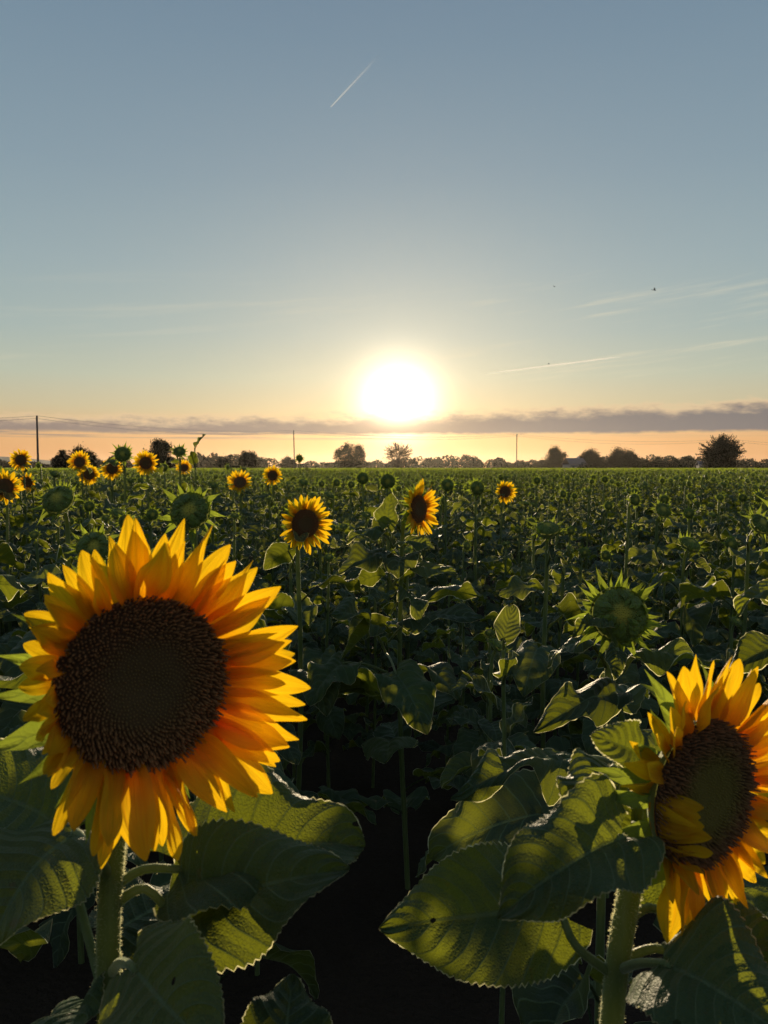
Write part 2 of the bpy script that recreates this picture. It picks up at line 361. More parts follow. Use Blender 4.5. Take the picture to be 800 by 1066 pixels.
def empty(name, loc, label, cat, group=None, rz=0.0):
    o = bpy.data.objects.new(name, None); col.objects.link(o); o.location = loc; o.rotation_euler = (0, 0, rz); o.empty_display_size = 0.1
    o['label'] = label; o['category'] = cat
    if group: o['group'] = group
    return o
def tag(o, label, cat, group=None):
    o['label'] = label; o['category'] = cat
    if group: o['group'] = group
    return o
def struct(o, k='structure'): o['kind'] = k; return o
def gridF(a, b, off=0):                       # a x b cells
    i, j = np.meshgrid(np.arange(a), np.arange(b), indexing='ij'); q0 = (i * (b + 1) + j).ravel() + off
    return np.stack([q0, q0 + 1, q0 + b + 2, q0 + b + 1], 1)
def box(g, c, s, mi=0, rot=None, tint=0.0, taper=1.0):
    x, y, z = [v / 2 for v in s]
    V = np.array([[-x, -y, -z], [x, -y, -z], [x, y, -z], [-x, y, -z], [-x * taper, -y * taper, z], [x * taper, -y * taper, z], [x * taper, y * taper, z], [-x * taper, y * taper, z]])
    if rot is not None: V = V @ np.array(rot)[:3, :3].T
    g.add(V + np.array(c), [[3, 2, 1, 0], [4, 5, 6, 7], [0, 1, 5, 4], [1, 2, 6, 5], [2, 3, 7, 6], [3, 0, 4, 7]], None, mi, tint)
def smoothpath(P, k=4):
    P = [np.array(p, float) for p in P]; out = []
    Q = [2 * P[0] - P[1]] + P + [2 * P[-1] - P[-2]]
    for i in range(1, len(Q) - 2):
        for j in range(k):
            t = j / k; a, b, c, d = Q[i - 1], Q[i], Q[i + 1], Q[i + 2]
            out.append(0.5 * (2 * b + (c - a) * t + (2 * a - 5 * b + 4 * c - d) * t * t + (3 * b - a - 3 * c + d) * t ** 3))
    out.append(P[-1]); return np.array(out)
def tube(g, P, r0, r1, seg=8, mi=0, k=4, rad=None, tint=0.0):
    P = smoothpath(P, k) if k > 1 else np.array([list(p) for p in P], float)
    n = len(P); T = np.gradient(P, axis=0); T /= np.linalg.norm(T, axis=1)[:, None] + 1e-12
    ref = np.array([0, 0, 1.0]) if abs(T[0, 2]) < 0.9 else np.array([1.0, 0, 0])
    a = np.cross(T[0], ref); a /= np.linalg.norm(a); V = []; U = []
    for i in range(n):
        a = a - T[i] * np.dot(a, T[i]); a /= np.linalg.norm(a) + 1e-12; b = np.cross(T[i], a)
        f = i / (n - 1); r = (r0 + (r1 - r0) * f) if rad is None else rad(f)
        th = np.linspace(0, 2 * np.pi, seg + 1)
        V.append(P[i] + r * (np.cos(th)[:, None] * a + np.sin(th)[:, None] * b)); U.append(np.stack([th / 6.2832, np.full(seg + 1, f)], 1))
    g.add(np.concatenate(V), gridF(n - 1, seg), np.concatenate(U), mi, tint)
    return P
def frame(o, y, z, s=1.0, sx=None):
    y = Vector(y).normalized(); z = Vector(z); z = (z - y * z.dot(y)).normalized(); x = y.cross(z)
    sx = s if sx is None else sx
    m = Matrix(((x.x * sx, y.x * s, z.x * s, o[0]), (x.y * sx, y.y * s, z.y * s, o[1]), (x.z * sx, y.z * s, z.z * s, o[2]), (0, 0, 0, 1)))
    return m

# ------------------------------------------------------------------ leaf, petal, bract shapes (unit length along +Y, face +Z)
def leaf(rg, nt=12, ns=6, W=0.80, serr=0.0, nser=20, droop=0.8, fold=0.25, wave=0.05, quilt=0.0, lobes=0.16, edge=0.0, nv=7, twist=0.0, crum=0.012):
    t = np.linspace(0, 1, nt + 1)[:, None]; s = np.linspace(-1, 1, ns + 1)[None, :]
    w = (t + 0.015) ** 0.45 * (1 - t * 0.995) ** 0.92; w = w / w.max() * W / 2
    ta_ = np.array([rg.uniform(.35, 1.25) for _ in range(nser + 2)])[np.clip((t * nser).astype(int), 0, nser)]
    ser = 1 + serr * ta_ * (((t * nser) % 1.0) - 0.4) * (np.abs(s) > 0.99) + 0.03 * np.sin(t * 9 + rg.uniform(0, 6)) * np.sign(s)
    th = np.cumsum(np.full(nt + 1, -droop / nt)); th = np.clip(th, -3, 3)
    my = np.concatenate([[0], np.cumsum(np.cos(th[:-1]))]) / nt; mz = np.concatenate([[0], np.cumsum(np.sin(th[:-1]))]) / nt
    ny, nz = -np.sin(th), np.cos(th)
    a = np.abs(s); x = s * w * ser * math.cos(fold); z = a * w * math.sin(fold)
    ph1, ph2, fr = rg.uniform(0, 6.28), rg.uniform(0, 6.28), rg.uniform(1.3, 2.6)
    ph = np.where(s > 0, ph1, ph2)
    z = z + wave * a ** 1.6 * np.sin(6.283 * fr * t + ph) * (w / (W / 2)) ** 0.5 - edge * a ** 3 * (w / (W / 2))
    for _ in range(4):
        kx, ky, p_ = rg.uniform(2, 7), rg.uniform(4, 16), rg.uniform(0, 6.28)
        z = z + crum * np.sin(kx * s + ky * t + p_) * (0.25 + a) * (w / (W / 2))
    if quilt:
        f = ((t - a * 0.22) * nv) % 1.0; z = z + quilt * np.sin(np.pi * f) ** 0.7 * np.minimum(1, a * 4) * (1 - 0.6 * a ** 6) - quilt * (a < 0.01)
    yb = -lobes * a ** 2 * (1 - t) ** 3
    tw = twist * t; x, z = x * np.cos(tw) - z * np.sin(tw), x * np.sin(tw) + z * np.cos(tw)
    V = np.stack([x + 0 * t, my[:, None] + z * ny[:, None] + yb * np.cos(th)[:, None], mz[:, None] + z * nz[:, None] + yb * np.sin(th)[:, None]], -1)
    c = math.atan2(mz[-1], my[-1]); L = math.hypot(my[-1], mz[-1])
    Y_ = (V[..., 1] * math.cos(c) + V[..., 2] * math.sin(c)) / L; Z_ = (-V[..., 1] * math.sin(c) + V[..., 2] * math.cos(c)) / L
    V = np.stack([V[..., 0] / L, Y_, Z_], -1).reshape(-1, 3)
    U = np.stack([(s * 0.5 + 0.5) + 0 * t, t + 0 * s], -1).reshape(-1, 2)
    return V, gridF(nt, ns)[:, ::-1], U
def petal(rg, nt=12, ns=6, W=0.30, bend=0.3, cup=0.3, ridge=0.010, tipw=0.65, twist=0.0, wave=0.02):
    t = np.linspace(0, 1, nt + 1)[:, None]; s = np.linspace(-1, 1, ns + 1)[None, :]
    w = (t + 0.10) ** 0.55 * (1.0 - t * 0.992) ** tipw; w = w / w.max() * W / 2
    th = np.cumsum(np.full(nt + 1, bend / nt)) - bend * 0.35
    my = np.concatenate([[0], np.cumsum(np.cos(th[:-1]))]) / nt; mz = np.concatenate([[0], np.cumsum(np.sin(th[:-1]))]) / nt
    z = cup * w * s ** 2 + ridge * np.cos(s * 3.0 * np.pi) * np.sin(np.pi * t) ** 0.5 + wave * s * np.sin(6 * t + rg.uniform(0, 6)) * (w / W * 2)
    x = s * w; tw = twist * t
    x, z = x * np.cos(tw) - z * np.sin(tw), x * np.sin(tw) + z * np.cos(tw)
    x = x + 0.035 * np.sin(t * 3.1) * rg.uniform(-1, 1)
    V = np.stack([x + 0 * t, my[:, None] - z * np.sin(th)[:, None], mz[:, None] + z * np.cos(th)[:, None]], -1).reshape(-1, 3)
    U = np.stack([(s * 0.5 + 0.5) + 0 * t, t + 0 * s], -1).reshape(-1, 2)
    return V, gridF(nt, ns)[:, ::-1], U
def bractshape(rg, nt=8, ns=4, W=0.30, bend=-0.5, tw=1.5):
    return petal(rg, nt, ns, W, bend, 0.5, 0.0, tw, rg.uniform(-.4, .4), 0.0)

# ------------------------------------------------------------------ flower heads. local frame: +Z = the way it faces, +Y up
def dome(g, Rr, h, nr, na, z0=0.0, dip=0.0, rmin=0.0004, mi=0):
    r = np.linspace(rmin, 1, nr + 1)[:, None]; th = np.linspace(0, 2 * np.pi, na + 1)[None, :]
    z = z0 + h * (1 - r ** 2.4) - dip * np.exp(-(r / 0.35) ** 2)
    V = np.stack([Rr * r * np.cos(th), Rr * r * np.sin(th), z + 0 * th], -1).reshape(-1, 3)
    U = np.stack([r + 0 * th, 0 * r + 0 * th], -1).reshape(-1, 2)
    g.add(V, gridF(nr, na), U, mi)
def florets(g, rg, Rr, h, N, dip=0.0, hin=0.012, hout=0.03, size=1.0):
    GA = 2.399963
    for i in range(N):
        r = math.sqrt((i + .5) / N); th = i * GA; z = h * (1 - r ** 2.4) - dip * math.exp(-(r / 0.35) ** 2)
        if r > 0.985: continue
        s = Rr * size * 0.80 * 1.77 / math.sqrt(N) * (0.5 if r < .45 else 0.62); ht = Rr * (hin + (hout - hin) * min(1, max(0, (r - .4) / .3))) * rg.uniform(.4, 1.7)
        ca, sa = math.cos(th), math.sin(th); lean = 0.35 * r
        p = np.array([Rr * r * ca, Rr * r * sa, z - 0.0008]); X_ = np.array([ca, sa, 0]); Y_ = np.array([-sa, ca, 0]); Z_ = np.array([ca * lean + rg.uniform(-.2, .2), sa * lean + rg.uniform(-.2, .2), 1.0])
        b = [p + (X_ * a + Y_ * c) * s for a, c in ((-1, 0), (0, -1), (1, 0), (0, 1))]
        k = 0.45; tp = [p + Z_ * ht + (X_ * a + Y_ * c) * s * k for a, c in ((-1, 0), (0, -1), (1, 0), (0, 1))]
        V = np.array(b + tp); U = np.array([[r, 0]] * 4 + [[r, 1]] * 4)
        g.add(V, [[0, 1, 5, 4], [1, 2, 6, 5], [2, 3, 7, 6], [3, 0, 4, 7], [4, 5, 6, 7]], U)
def recept(g, Rr, nr=6, na=20, depth=0.5):
    f = np.linspace(0, 1, nr + 1)[:, None]; th = np.linspace(0, 2 * np.pi, na + 1)[None, :]
    a = f * np.pi / 2; r = Rr * (1.0 * np.cos(a) ** 0.8 * 0.86 + 0.14) * (1 + 0 * th); z = -Rr * depth * np.sin(a) ** 1.2
    V = np.stack([r * np.cos(th), r * np.sin(th), z + 0 * th], -1).reshape(-1, 3)
    g.add(V, gridF(nr, na)[:, ::-1])
def petal_mx(th, Rb, tilt, L, sx, twist, z0=0.0):
    rad = Vector((math.cos(th), math.sin(th), 0)); n = Vector((0, 0, 1))
    y = rad * math.cos(tilt) + n * math.sin(tilt); z = -rad * math.sin(tilt) + n * math.cos(tilt)
    m = frame(rad * Rb + n * z0, y, z, L, L * sx)
    return m @ Matrix.Rotation(twist, 4, 'Y')

def head_parts(seed, kind, Rr, lod, tilt0=0.35, npet=34, plen=1.15):
    """dict name -> (G, material); first entry is the flower_head itself"""
    rg = random.Random(seed); out = {}
    na = {0: 32, 1: 16, 2: 9}[lod]
    g = G(); recept(g, Rr, 5 if lod < 2 else 2, na, 0.5 if kind == 'bloom' else 0.62); out['flower_head'] = (g, M['stem'])
    d = G()
    if kind == 'bloom':
        dome(d, Rr * 0.99, Rr * 0.10, 8 if lod < 2 else 2, na, 0.0, Rr * 0.05 if lod < 2 else 0)
        if lod < 2: florets(d, rg, Rr * .99, Rr * .10, 1500 if lod == 0 else 260, Rr * .05, 0.02, 0.06)
        out['disc'] = (d, M['disc'])
        p = G(); var = [petal(rg, *((12, 6) if lod == 0 else (5, 2) if lod == 1 else (3, 1)), W=rg.uniform(.26, .36), bend=rg.uniform(-.3, .5), twist=rg.uniform(-.5, .5)) for _ in range(6)]
        for k in range(npet):
            th = k / npet * 2 * math.pi + rg.uniform(-.08, .08)
            V, F, U = var[rg.randrange(6)]
            mx = petal_mx(th, Rr * .95, tilt0 + rg.gauss(0, .18) + (0.10 if k % 2 else -.05), Rr * plen * rg.uniform(.82, 1.15), rg.uniform(.85, 1.15), rg.uniform(-.5, .5), -Rr * .04 * (k % 2))
            p.add(xf(V, mx), F, U, 0, rg.random())
        out['petals'] = (p, M['petal'])
    else:
        dome(d, Rr * 0.86, Rr * 0.38, 7 if lod < 2 else 2, na, 0.0, 0)
        if lod < 2: florets(d, rg, Rr * .85, Rr * .38, 420 if lod == 0 else 120, 0, 0.05, 0.09, 1.15)
        out['disc'] = (d, M['budd'])
        if lod < 2:
            p = G(); V, F, U = petal(rg, 5, 2, .46, .9, .4, 0, 1.0)
            nn = 44 if lod == 0 else 24
            for k in range(nn):
                th = k / nn * 2 * math.pi + rg.uniform(-.1, .1)
                p.add(xf(V, petal_mx(th, Rr * .92, 2.45 + rg.uniform(-.3, .3), Rr * rg.uniform(.45, .85), 1, rg.uniform(-.3, .3), Rr * .05)), F, U, 0, rg.random())
            out['inner_bracts'] = (p, M['ibract'])
    b = G(); nb = {0: 60, 1: 40, 2: 20}[lod]
    var = [bractshape(rg, *((9, 4) if lod == 0 else (5, 2) if lod == 1 else (2, 1)), W=rg.uniform(.20, .34) if kind == 'bloom' else rg.uniform(.20, .30), tw=1.5 if kind == 'bloom' else 2.3, bend=rg.uniform(-.9, 1.6)) for _ in range(6)]
    for k in range(nb):
        th = k / nb * 2 * math.pi + rg.uniform(-.12, .12); V, F, U = var[rg.randrange(6)]
        tl = (-.15 if kind == 'bloom' else .4) + rg.gauss(0, .35 if kind == 'bloom' else .55)
        b.add(xf(V, petal_mx(th, Rr * .9, tl, Rr * (rg.uniform(.7, 1.25) * .9 if kind == 'bloom' else (rg.uniform(.85, 1.25) if k % 3 == 0 else rg.uniform(.35, .7))), rg.uniform(.9, 1.3), rg.uniform(-.5, .5), -Rr * rg.uniform(.05, .30))), F, U, 0, rg.random())
    out['bracts'] = (b, M['bract'])
    return out

def hmat(pos, nrm_, roll=0.0, s=1.0):
    n = Vector(nrm_).normalized(); up = Vector((0, 0, 1)); y = (up - n * up.dot(n)).normalized(); x = y.cross(n)
    m = Matrix(((x.x * s, y.x * s, n.x * s, pos[0]), (x.y * s, y.y * s, n.y * s, pos[1]), (x.z * s, y.z * s, n.z * s, pos[2]), (0, 0, 0, 1)))
    return m @ Matrix.Rotation(roll, 4, 'Z')

def leaf_on(rg, p0, out_dir, L, lod, pet=0.45, rise=0.7, drop=-0.25, mat=None, r=0.003, **kw):
    """petiole + blade; p0 on the stem"""
    p0 = Vector(p0); od = Vector((out_dir[0], out_dir[1], 0)).normalized()
    pl = L * pet
    p1 = p0 + od * pl * 0.5 + Vector((0, 0, pl * rise * 0.6)); p2 = p0 + od * pl + Vector((0, 0, pl * rise))
    g = G()
    tube(g, [p0, p1, p2], r * 1.3, r, 6 if lod == 0 else 4 if lod == 1 else 3, k=3 if lod < 2 else 1)
    side = od.cross(Vector((0, 0, 1)))
    y = (od + Vector((0, 0, drop)) + side * rg.uniform(-.35, .35)).normalized()
    z = Vector((0, 0, 1)) + side * rg.uniform(-.5, .5) + od * rg.uniform(-.1, .4)
    dims = {0: dict(nt=48, ns=12, serr=.09, nser=16, quilt=.018), 1: dict(nt=14, ns=6, quilt=.02), 2: dict(nt=4, ns=2)}[lod]
    dims.update(dict(W=rg.uniform(.70, .92), droop=rg.uniform(.5, 1.5), fold=rg.uniform(.05, .7), wave=rg.uniform(.05, .14), twist=rg.uniform(-.7, .7), crum=rg.uniform(.015, .03), edge=rg.uniform(0, .22))); dims.update(kw)
    V, F, U = leaf(rg, **dims); V = xf(V, frame(p2, y, z, L))
    g.add(V, F, U, 0, rg.random())
    if lod < 2: g.add(*fuzz_rim(V, dims['nt'], dims['ns'], rg, .0020, None), None, 1)
    return g

def plant_geo(seed, kind, H, hoff, hn, Rr, lod, nleaf=11, lmin=0.0, base_r=0.011, big=1.0, zlow=0.22, plen=1.15, tilt0=0.35, npet=34, top_gap=0.0):
    """returns stem G, [leaf G], head dict (already placed). origin at the stem's foot. hoff = (x,y) of the head centre"""
    rg = random.Random(seed)
    hn = Vector(hn).normalized(); hc = Vector((hoff[0], hoff[1], H))
    back = hc - hn * Rr * (.5 if kind == 'bloom' else .6)
    nk = back - hn * Rr * .7 - Vector((0, 0, Rr * .55)); nk2 = nk - hn * Rr * .2 - Vector((0, 0, .10))
    b2 = Vector((nk2.x * .6 + rg.uniform(-.02, .02), nk2.y * .6 + rg.uniform(-.02, .02), nk2.z * .55))
    st = G(); path = tube(st, [(0, 0, -0.02), b2, nk2, nk, back + hn * Rr * .1], base_r, base_r * .55, {0: 14, 1: 8, 2: 3}[lod], k=5 if lod < 2 else 1)
    lv = []
    a0 = rg.uniform(0, 6.28)
    zt = nk2.z
    for k in range(nleaf):
        f = k / max(1, nleaf - 1); z = zlow + (zt + .03 - top_gap - zlow) * f
        i = int(np.argmin(np.abs(path[:len(path) * 3 // 4 + 1, 2] - z))); p = path[i].copy(); p[2] = min(z, path[-1][2])
        a = a0 + k * 2.4 + rg.uniform(-.3, .3)
        L = big * (0.21 + .04 * math.sin(f * 3) if f < .7 else 0.22 - (f - .7) * .38) * rg.uniform(.85, 1.15)
        lv.append(leaf_on(rg, p, (math.cos(a), math.sin(a)), L, lod, rise=rg.uniform(.4, 1.1) + .5 * f, drop=rg.uniform(-.8, .1)))
    hp = head_parts(seed + 7, kind, Rr, min(lod, 2) if lod != 0 else 0, tilt0, npet, plen)
    mx = hmat(hc, hn, rg.uniform(0, 6))
    for k_ in hp:
        g, m = hp[k_]; g2 = G(); g2.addg(g, mx); hp[k_] = (g2, m)
    return st, lv, hp
def young_geo(seed, H, lod):
    rg = random.Random(seed); st = G(); tube(st, [(0, 0, -.02), (.01, 0, H * .5), (0, 0, H)], .008, .005, 8 if lod < 2 else 3, k=4)
    lv = []
    for k in range(12):
        f = k / 11; a = k * 2.4 + rg.uniform(-.3, .3); z = .25 * H + .74 * H * f
        if f > .6: lv.append(leaf_on(rg, (0, 0, z), (math.cos(a), math.sin(a)), .12 * rg.uniform(.8, 1.1), lod, pet=.2, rise=1.6, drop=.9, W=.62, droop=.2, fold=.35, edge=0, crum=.008, twist=0))
        else: lv.append(leaf_on(rg, (0, 0, z), (math.cos(a), math.sin(a)), .20 * rg.uniform(.8, 1.1), lod, rise=.9, drop=rg.uniform(-.6, .1)))
    return st, lv, {}
def build_plant(root, geo, merge_leaves=False, leafmat=None, merge_head=False):
    st, lv, hp = geo; lm = [leafmat or M['leaf'], M['fuzz']]
    obj('stem', st, M['stem'], root)
    if merge_leaves:
        g = G()
        for l in lv: g.addg(l)
        obj('foliage', g, lm, root)
    else:
        for l in lv: obj('leaf', l, lm, root)
    if hp:
        if merge_head:
            mats = []; g = G()
            for i, (k, (gg, m)) in enumerate(hp.items()): g.addg(gg, None, i); mats.append(m)
            obj('flower_head', g, mats, root)
        else:
            ks = list(hp); h = obj('flower_head', hp[ks[0]][0], hp[ks[0]][1], root)
            for k in ks[1:]: obj(k, hp[k][0], hp[k][1], h)
def copy_tree(o, parent=None):
    c = o.copy(); col.objects.link(c); c.parent = parent
    for ch in list(KIDS[o.name]): copy_tree(ch, c)
    return c
KIDS = {}
def index_kids(o):
    KIDS[o.name] = list(o.children)
    for c in o.children: index_kids(c)

# ================================================================== THE SETTING
g = G(); NX = 40
xs = np.sign(np.linspace(-1, 1, NX + 1)) * np.abs(np.linspace(-1, 1, NX + 1)) ** 3 * 20000
ys = np.concatenate([np.linspace(-60, 400, 24), np.geomspace(480, 30000, 18)])
XX, YY = np.meshgrid(xs, ys, indexing='ij')
g.add(np.stack([XX, YY, 0 * XX], -1).reshape(-1, 3), gridF(len(xs) - 1, len(ys) - 1)[:, ::-1])
struct(obj('ground', g, M['soil']))

# low hills on the left, several km away
rg = random.Random(5)
def ridge(name, x0, x1, y0, hf, n=80):
    g = G(); xs = np.linspace(x0, x1, n + 1); V = []
    for x in xs:
        h = hf(x); V += [(x, y0 - 350, -2), (x, y0 - 170, h * .55), (x, y0, h), (x, y0 + 300, h * .6), (x, y0 + 700, -2)]
    g.add(V, gridF(n, 4)[:, ::-1]); return struct(obj(name, g, M['hill']))
ridge('hills', -2900, -560, 2300, lambda x: max(0, 36 * min(1, max(0, -580 - x) / 620) ** .7 + 3.0 * math.sin(x / 120) + 1.6 * math.sin(x / 47)) * (1 if x < -600 else 0) + .5)

# haze
HZ = 1
if HZ:
    g = G(); box(g, (0, 1450, 22.5), (6400, 3500, 47)); hz = struct(obj('haze', g, [], smooth=False), 'stuff')
    m, t = material('evening_haze'); q = NT(t); pv = q.n('ShaderNodeVolumePrincipled')
    pv.inputs['Color'].default_value = (1, .93, .82, 1); pv.inputs['Density'].default_value = 0.00004; pv.inputs['Anisotropy'].default_value = 0.72
    oo = q.n('ShaderNodeOutputMaterial'); t.links.new(pv.outputs[0], oo.inputs['Volume']); hz.data.materials.append(m)

# ------------------------------------------------------------------ trees
def treegeo(seed, H, Wd, n, leafs, base=0.12, flat=1.0, spiky=0.0, dens=1.0, lump=9):
    rg = random.Random(seed); nr = np.random.default_rng(seed)
    tr = G(); cz = H * (base + (1 - base) * .5); rz = H * (1 - base) * .5; rx = Wd / 2
    tube(tr, [(0, 0, -.3), (rg.uniform(-.1, .1), 0, H * base), (rg.uniform(-.3, .3), 0, cz)], H * .035, H * .014, 8)
    C = []
    for k in range(lump):
        a = rg.uniform(0, 6.28); u = rg.uniform(-.85, 1); rr = math.sqrt(max(0, 1 - u * u)) * rg.uniform(.6, 1.1)
        c = np.array([rx * rr * math.cos(a) * .8, rx * rr * math.sin(a) * .8, cz + rz * u * .75]); C.append((c, rg.uniform(.22, .42) * rx))
        tube(tr, [(0, 0, H * base * rg.uniform(.8, 1.6)), (c[0] * .4, c[1] * .4, (H * base + c[2]) * .5), tuple(c)], H * .014, H * .004, 5, k=3)
    C.append((np.array([0, 0, cz + rz * .35]), rx * .5)); C.append((np.array([0, 0, cz - rz * .35]), rx * .75)); C.append((np.array([rx * .35, 0, cz - rz * .5]), rx * .6)); C.append((np.array([-rx * .35, 0, cz - rz * .5]), rx * .6)); C.append((np.array([rx * .3, 0, cz]), rx * .5)); C.append((np.array([-rx * .3, 0, cz]), rx * .6))
    P = []
    for c, r in C:
        k = int(2.6 * n * (r / rx) ** 1.5 * dens); d = nr.normal(size=(k, 3)); d /= np.linalg.norm(d, axis=1)[:, None]
        P.append(c + d * r * (nr.uniform(0, 1, (k, 1)) ** .4) * np.array([1, 1, flat]) * (1 + .25 * nr.normal(size=(k, 1))))
    if spiky:
        for k in range(int(spiky)):
            a = rg.uniform(0, 6.28); u = rg.uniform(-.1, 1); rr = math.sqrt(1 - u * u)
            e = np.array([rx * rr * math.cos(a), rx * rr * math.sin(a), cz + rz * u]) * np.array([1, 1, 1]); e = e + (e - np.array([0, 0, cz])) * rg.uniform(-0.05, .28)
            s = np.array([0, 0, cz]) + (e - np.array([0, 0, cz])) * .45
            tube(tr, [tuple(s), tuple((s + e) / 2 + nr.normal(size=3) * .1), tuple(e)], H * .006, H * .002, 4, k=2)
            f = nr.uniform(0, 1.0, (40, 1)); P.append(s + (e - s) * f + nr.normal(size=(40, 3)) * (.02 * H * (1.15 - f)))
    P = np.concatenate(P); P = P[P[:, 2] > H * base * .35]
    return tr, quads(P, leafs, nr, cz, rz)
def quads(P, size, nr, cz=0, rz=1):
    k = len(P); a = nr.normal(size=(k, 3)); a /= np.linalg.norm(a, axis=1)[:, None]; b = nr.normal(size=(k, 3)); b -= a * (a * b).sum(1)[:, None]; b /= np.linalg.norm(b, axis=1)[:, None]
    s = size * nr.uniform(.6, 1.4, (k, 1)); V = np.stack([P - a * s, P - b * s * .5, P + a * s, P + b * s * .5], 1).reshape(-1, 3)
    g = G(); g.add(V, np.arange(4 * k).reshape(-1, 4), None, 0, np.repeat(nr.uniform(0, 1, k), 4)); return g
def ptree(name, px, d, H, Wd, label, cat='tree', group=None, mat='crown', seed=1, n=1500, leafs=.2, **kw):
    kw.setdefault('base', .05); kw.setdefault('lump', 16)
    p = at(px, 487, d); r = empty(name, (p.x, p.y, 0), label, cat, group)
    tr, cr_ = treegeo(seed, H, Wd, n, leafs, **kw); obj('trunk', tr, M['bark'], r); obj('crown', cr_, M[mat], r, smooth=False); return r
TG = 'trees along the far edge of the field'
ptree('broadleaf_tree', 365, 250, 10.4, 10.4, 'rounded leafy tree standing alone just left of the sparse one under the sun', group=TG, seed=11, n=900, lump=12)
ptree('sparse_tree', 415, 255, 9.6, 10, 'sparse see-through tree right below the setting sun', group=TG, mat='drycrown', seed=12, n=150, spiky=75, leafs=.15, base=.10, lump=22)
ptree('bushy_tree', 750, 175, 9.0, 8.8, 'dark spiky bush-like tree, nearest and widest on the right', group=TG, mat='crownb', seed=13, n=1900, spiky=110, leafs=.15, base=.02, lump=9)
ptree('broadleaf_tree', 578, 300, 9.6, 9.0, 'round dark tree just right of the power pole, left of the pale-roofed house', group=TG, seed=14, n=1300)
ptree('broadleaf_tree', 614, 300, 8.6, 10.0, 'low flat-topped dark tree directly behind the pale-roofed house', group=TG, seed=15, n=1300, flat=.8)
ptree('broadleaf_tree', 648, 290, 9.0, 11.0, 'broad dark tree rising out of the middle of the dark hedge', group=TG, seed=16, n=1800)
ptree('broadleaf_tree', 686, 310, 6.0, 5.5, 'small round tree behind the right half of the dark hedge', group=TG, seed=17, n=900)
ptree('broadleaf_tree', 717, 340, 6.4, 6.4, 'small round tree between the dark hedge and the spiky bush', group=TG, seed=18, n=900)
ptree('broadleaf_tree', 66, 118, 4.6, 3.4, 'left and smaller of the two dark trees right of the tall pole', group=TG, seed=19, n=900, leafs=.11)
ptree('broadleaf_tree', 84, 118, 5.1, 5.2, 'wider of the two dark trees right of the tall pole', group=TG, seed=20, n=1100, leafs=.11)
ptree('broadleaf_tree', 165, 112, 5.6, 4.9, 'dense dark round tree behind the left sunflowers', group=TG, seed=21, n=1800, leafs=.11)
ptree('broadleaf_tree', 259, 150, 4.9, 4.6, 'small dark tree between the left sunflowers and the thin middle pole', group=TG, seed=22, n=900, leafs=.12)
ptree('broadleaf_tree', 236, 190, 3.9, 6.4, 'low dark rounded clump of tree just left of the small dark tree', group=TG, seed=23, n=900, leafs=.14)
ptree('broadleaf_tree', 300, 330, 6.0, 8.0, 'pale hazy tree behind the foot of the thin middle pole', group=TG, seed=24, n=500, leafs=.25)

def hedge(name, pxs, d, h0, label, seed, thick=6):
    nr = np.random.default_rng(seed); a, b = at(pxs[0], 487, d), at(pxs[1], 487, d); L = b.x - a.x; P = []
    x = 0; r = empty(name, ((a.x + b.x) / 2, a.y, 0), label, 'hedge'); tr = G()
    while x < L:
        wdt = nr.uniform(2.2, 4.2); h = h0 * nr.uniform(.75, 1.1); k = 1100
        dd = nr.normal(size=(k, 3)); dd /= np.linalg.norm(dd, axis=1)[:, None]; dd *= nr.uniform(.3, 1, (k, 1)) ** .4
        c = np.array([x - L / 2, nr.uniform(-1, 1), h * .5]); P.append(c + dd * np.array([wdt * .8, 2, h * .55]))
        tube(tr, [(c[0], c[1], -.1), (c[0] + .2, c[1], h * .4), (c[0], c[1], h * .7)], .1, .04, 5, k=2)
        x += wdt * .8
    P = np.concatenate(P); P = P[P[:, 2] > 0]
    obj('trunk', tr, M['bark'], r); obj('crown', quads(P, .22, nr), M['crown'], r, smooth=False)
hedge('hedge', (608, 718), 285, 4.6, 'long low dark hedge along the field edge under the broad dark tree', 31)
hedge('hedge', (536, 600), 330, 3.6, 'paler low hedge from the right-hand power pole to the pale-roofed house', 33)
# far-off wood, one mass
nr = np.random.default_rng(77); P = []
for x in np.arange(-420, 420, 3.6):
    y = 520 + nr.uniform(-30, 30) - (60 if x < -60 else 0); h = 7.4 + 1.4 * math.sin(x / 23) + nr.uniform(-1.6, 2.2) - (1.5 if -60 < x < 40 else 0) - (3.2 if x < -170 else 0)
    wd = nr.uniform(4, 7); k = 420; dd = nr.normal(size=(k, 3)); dd /= np.linalg.norm(dd, axis=1)[:, None]; dd *= nr.uniform(.2, 1, (k, 1)) ** .35
    P.append(np.array([x + nr.uniform(-2, 2), y, h * .5]) + dd * np.array([wd, wd, h * .52]))
P = np.concatenate(P); P = P[P[:, 2] > 0]
struct(obj('distant_woodland', quads(P, .75, nr), M['crown'], smooth=False), 'stuff')

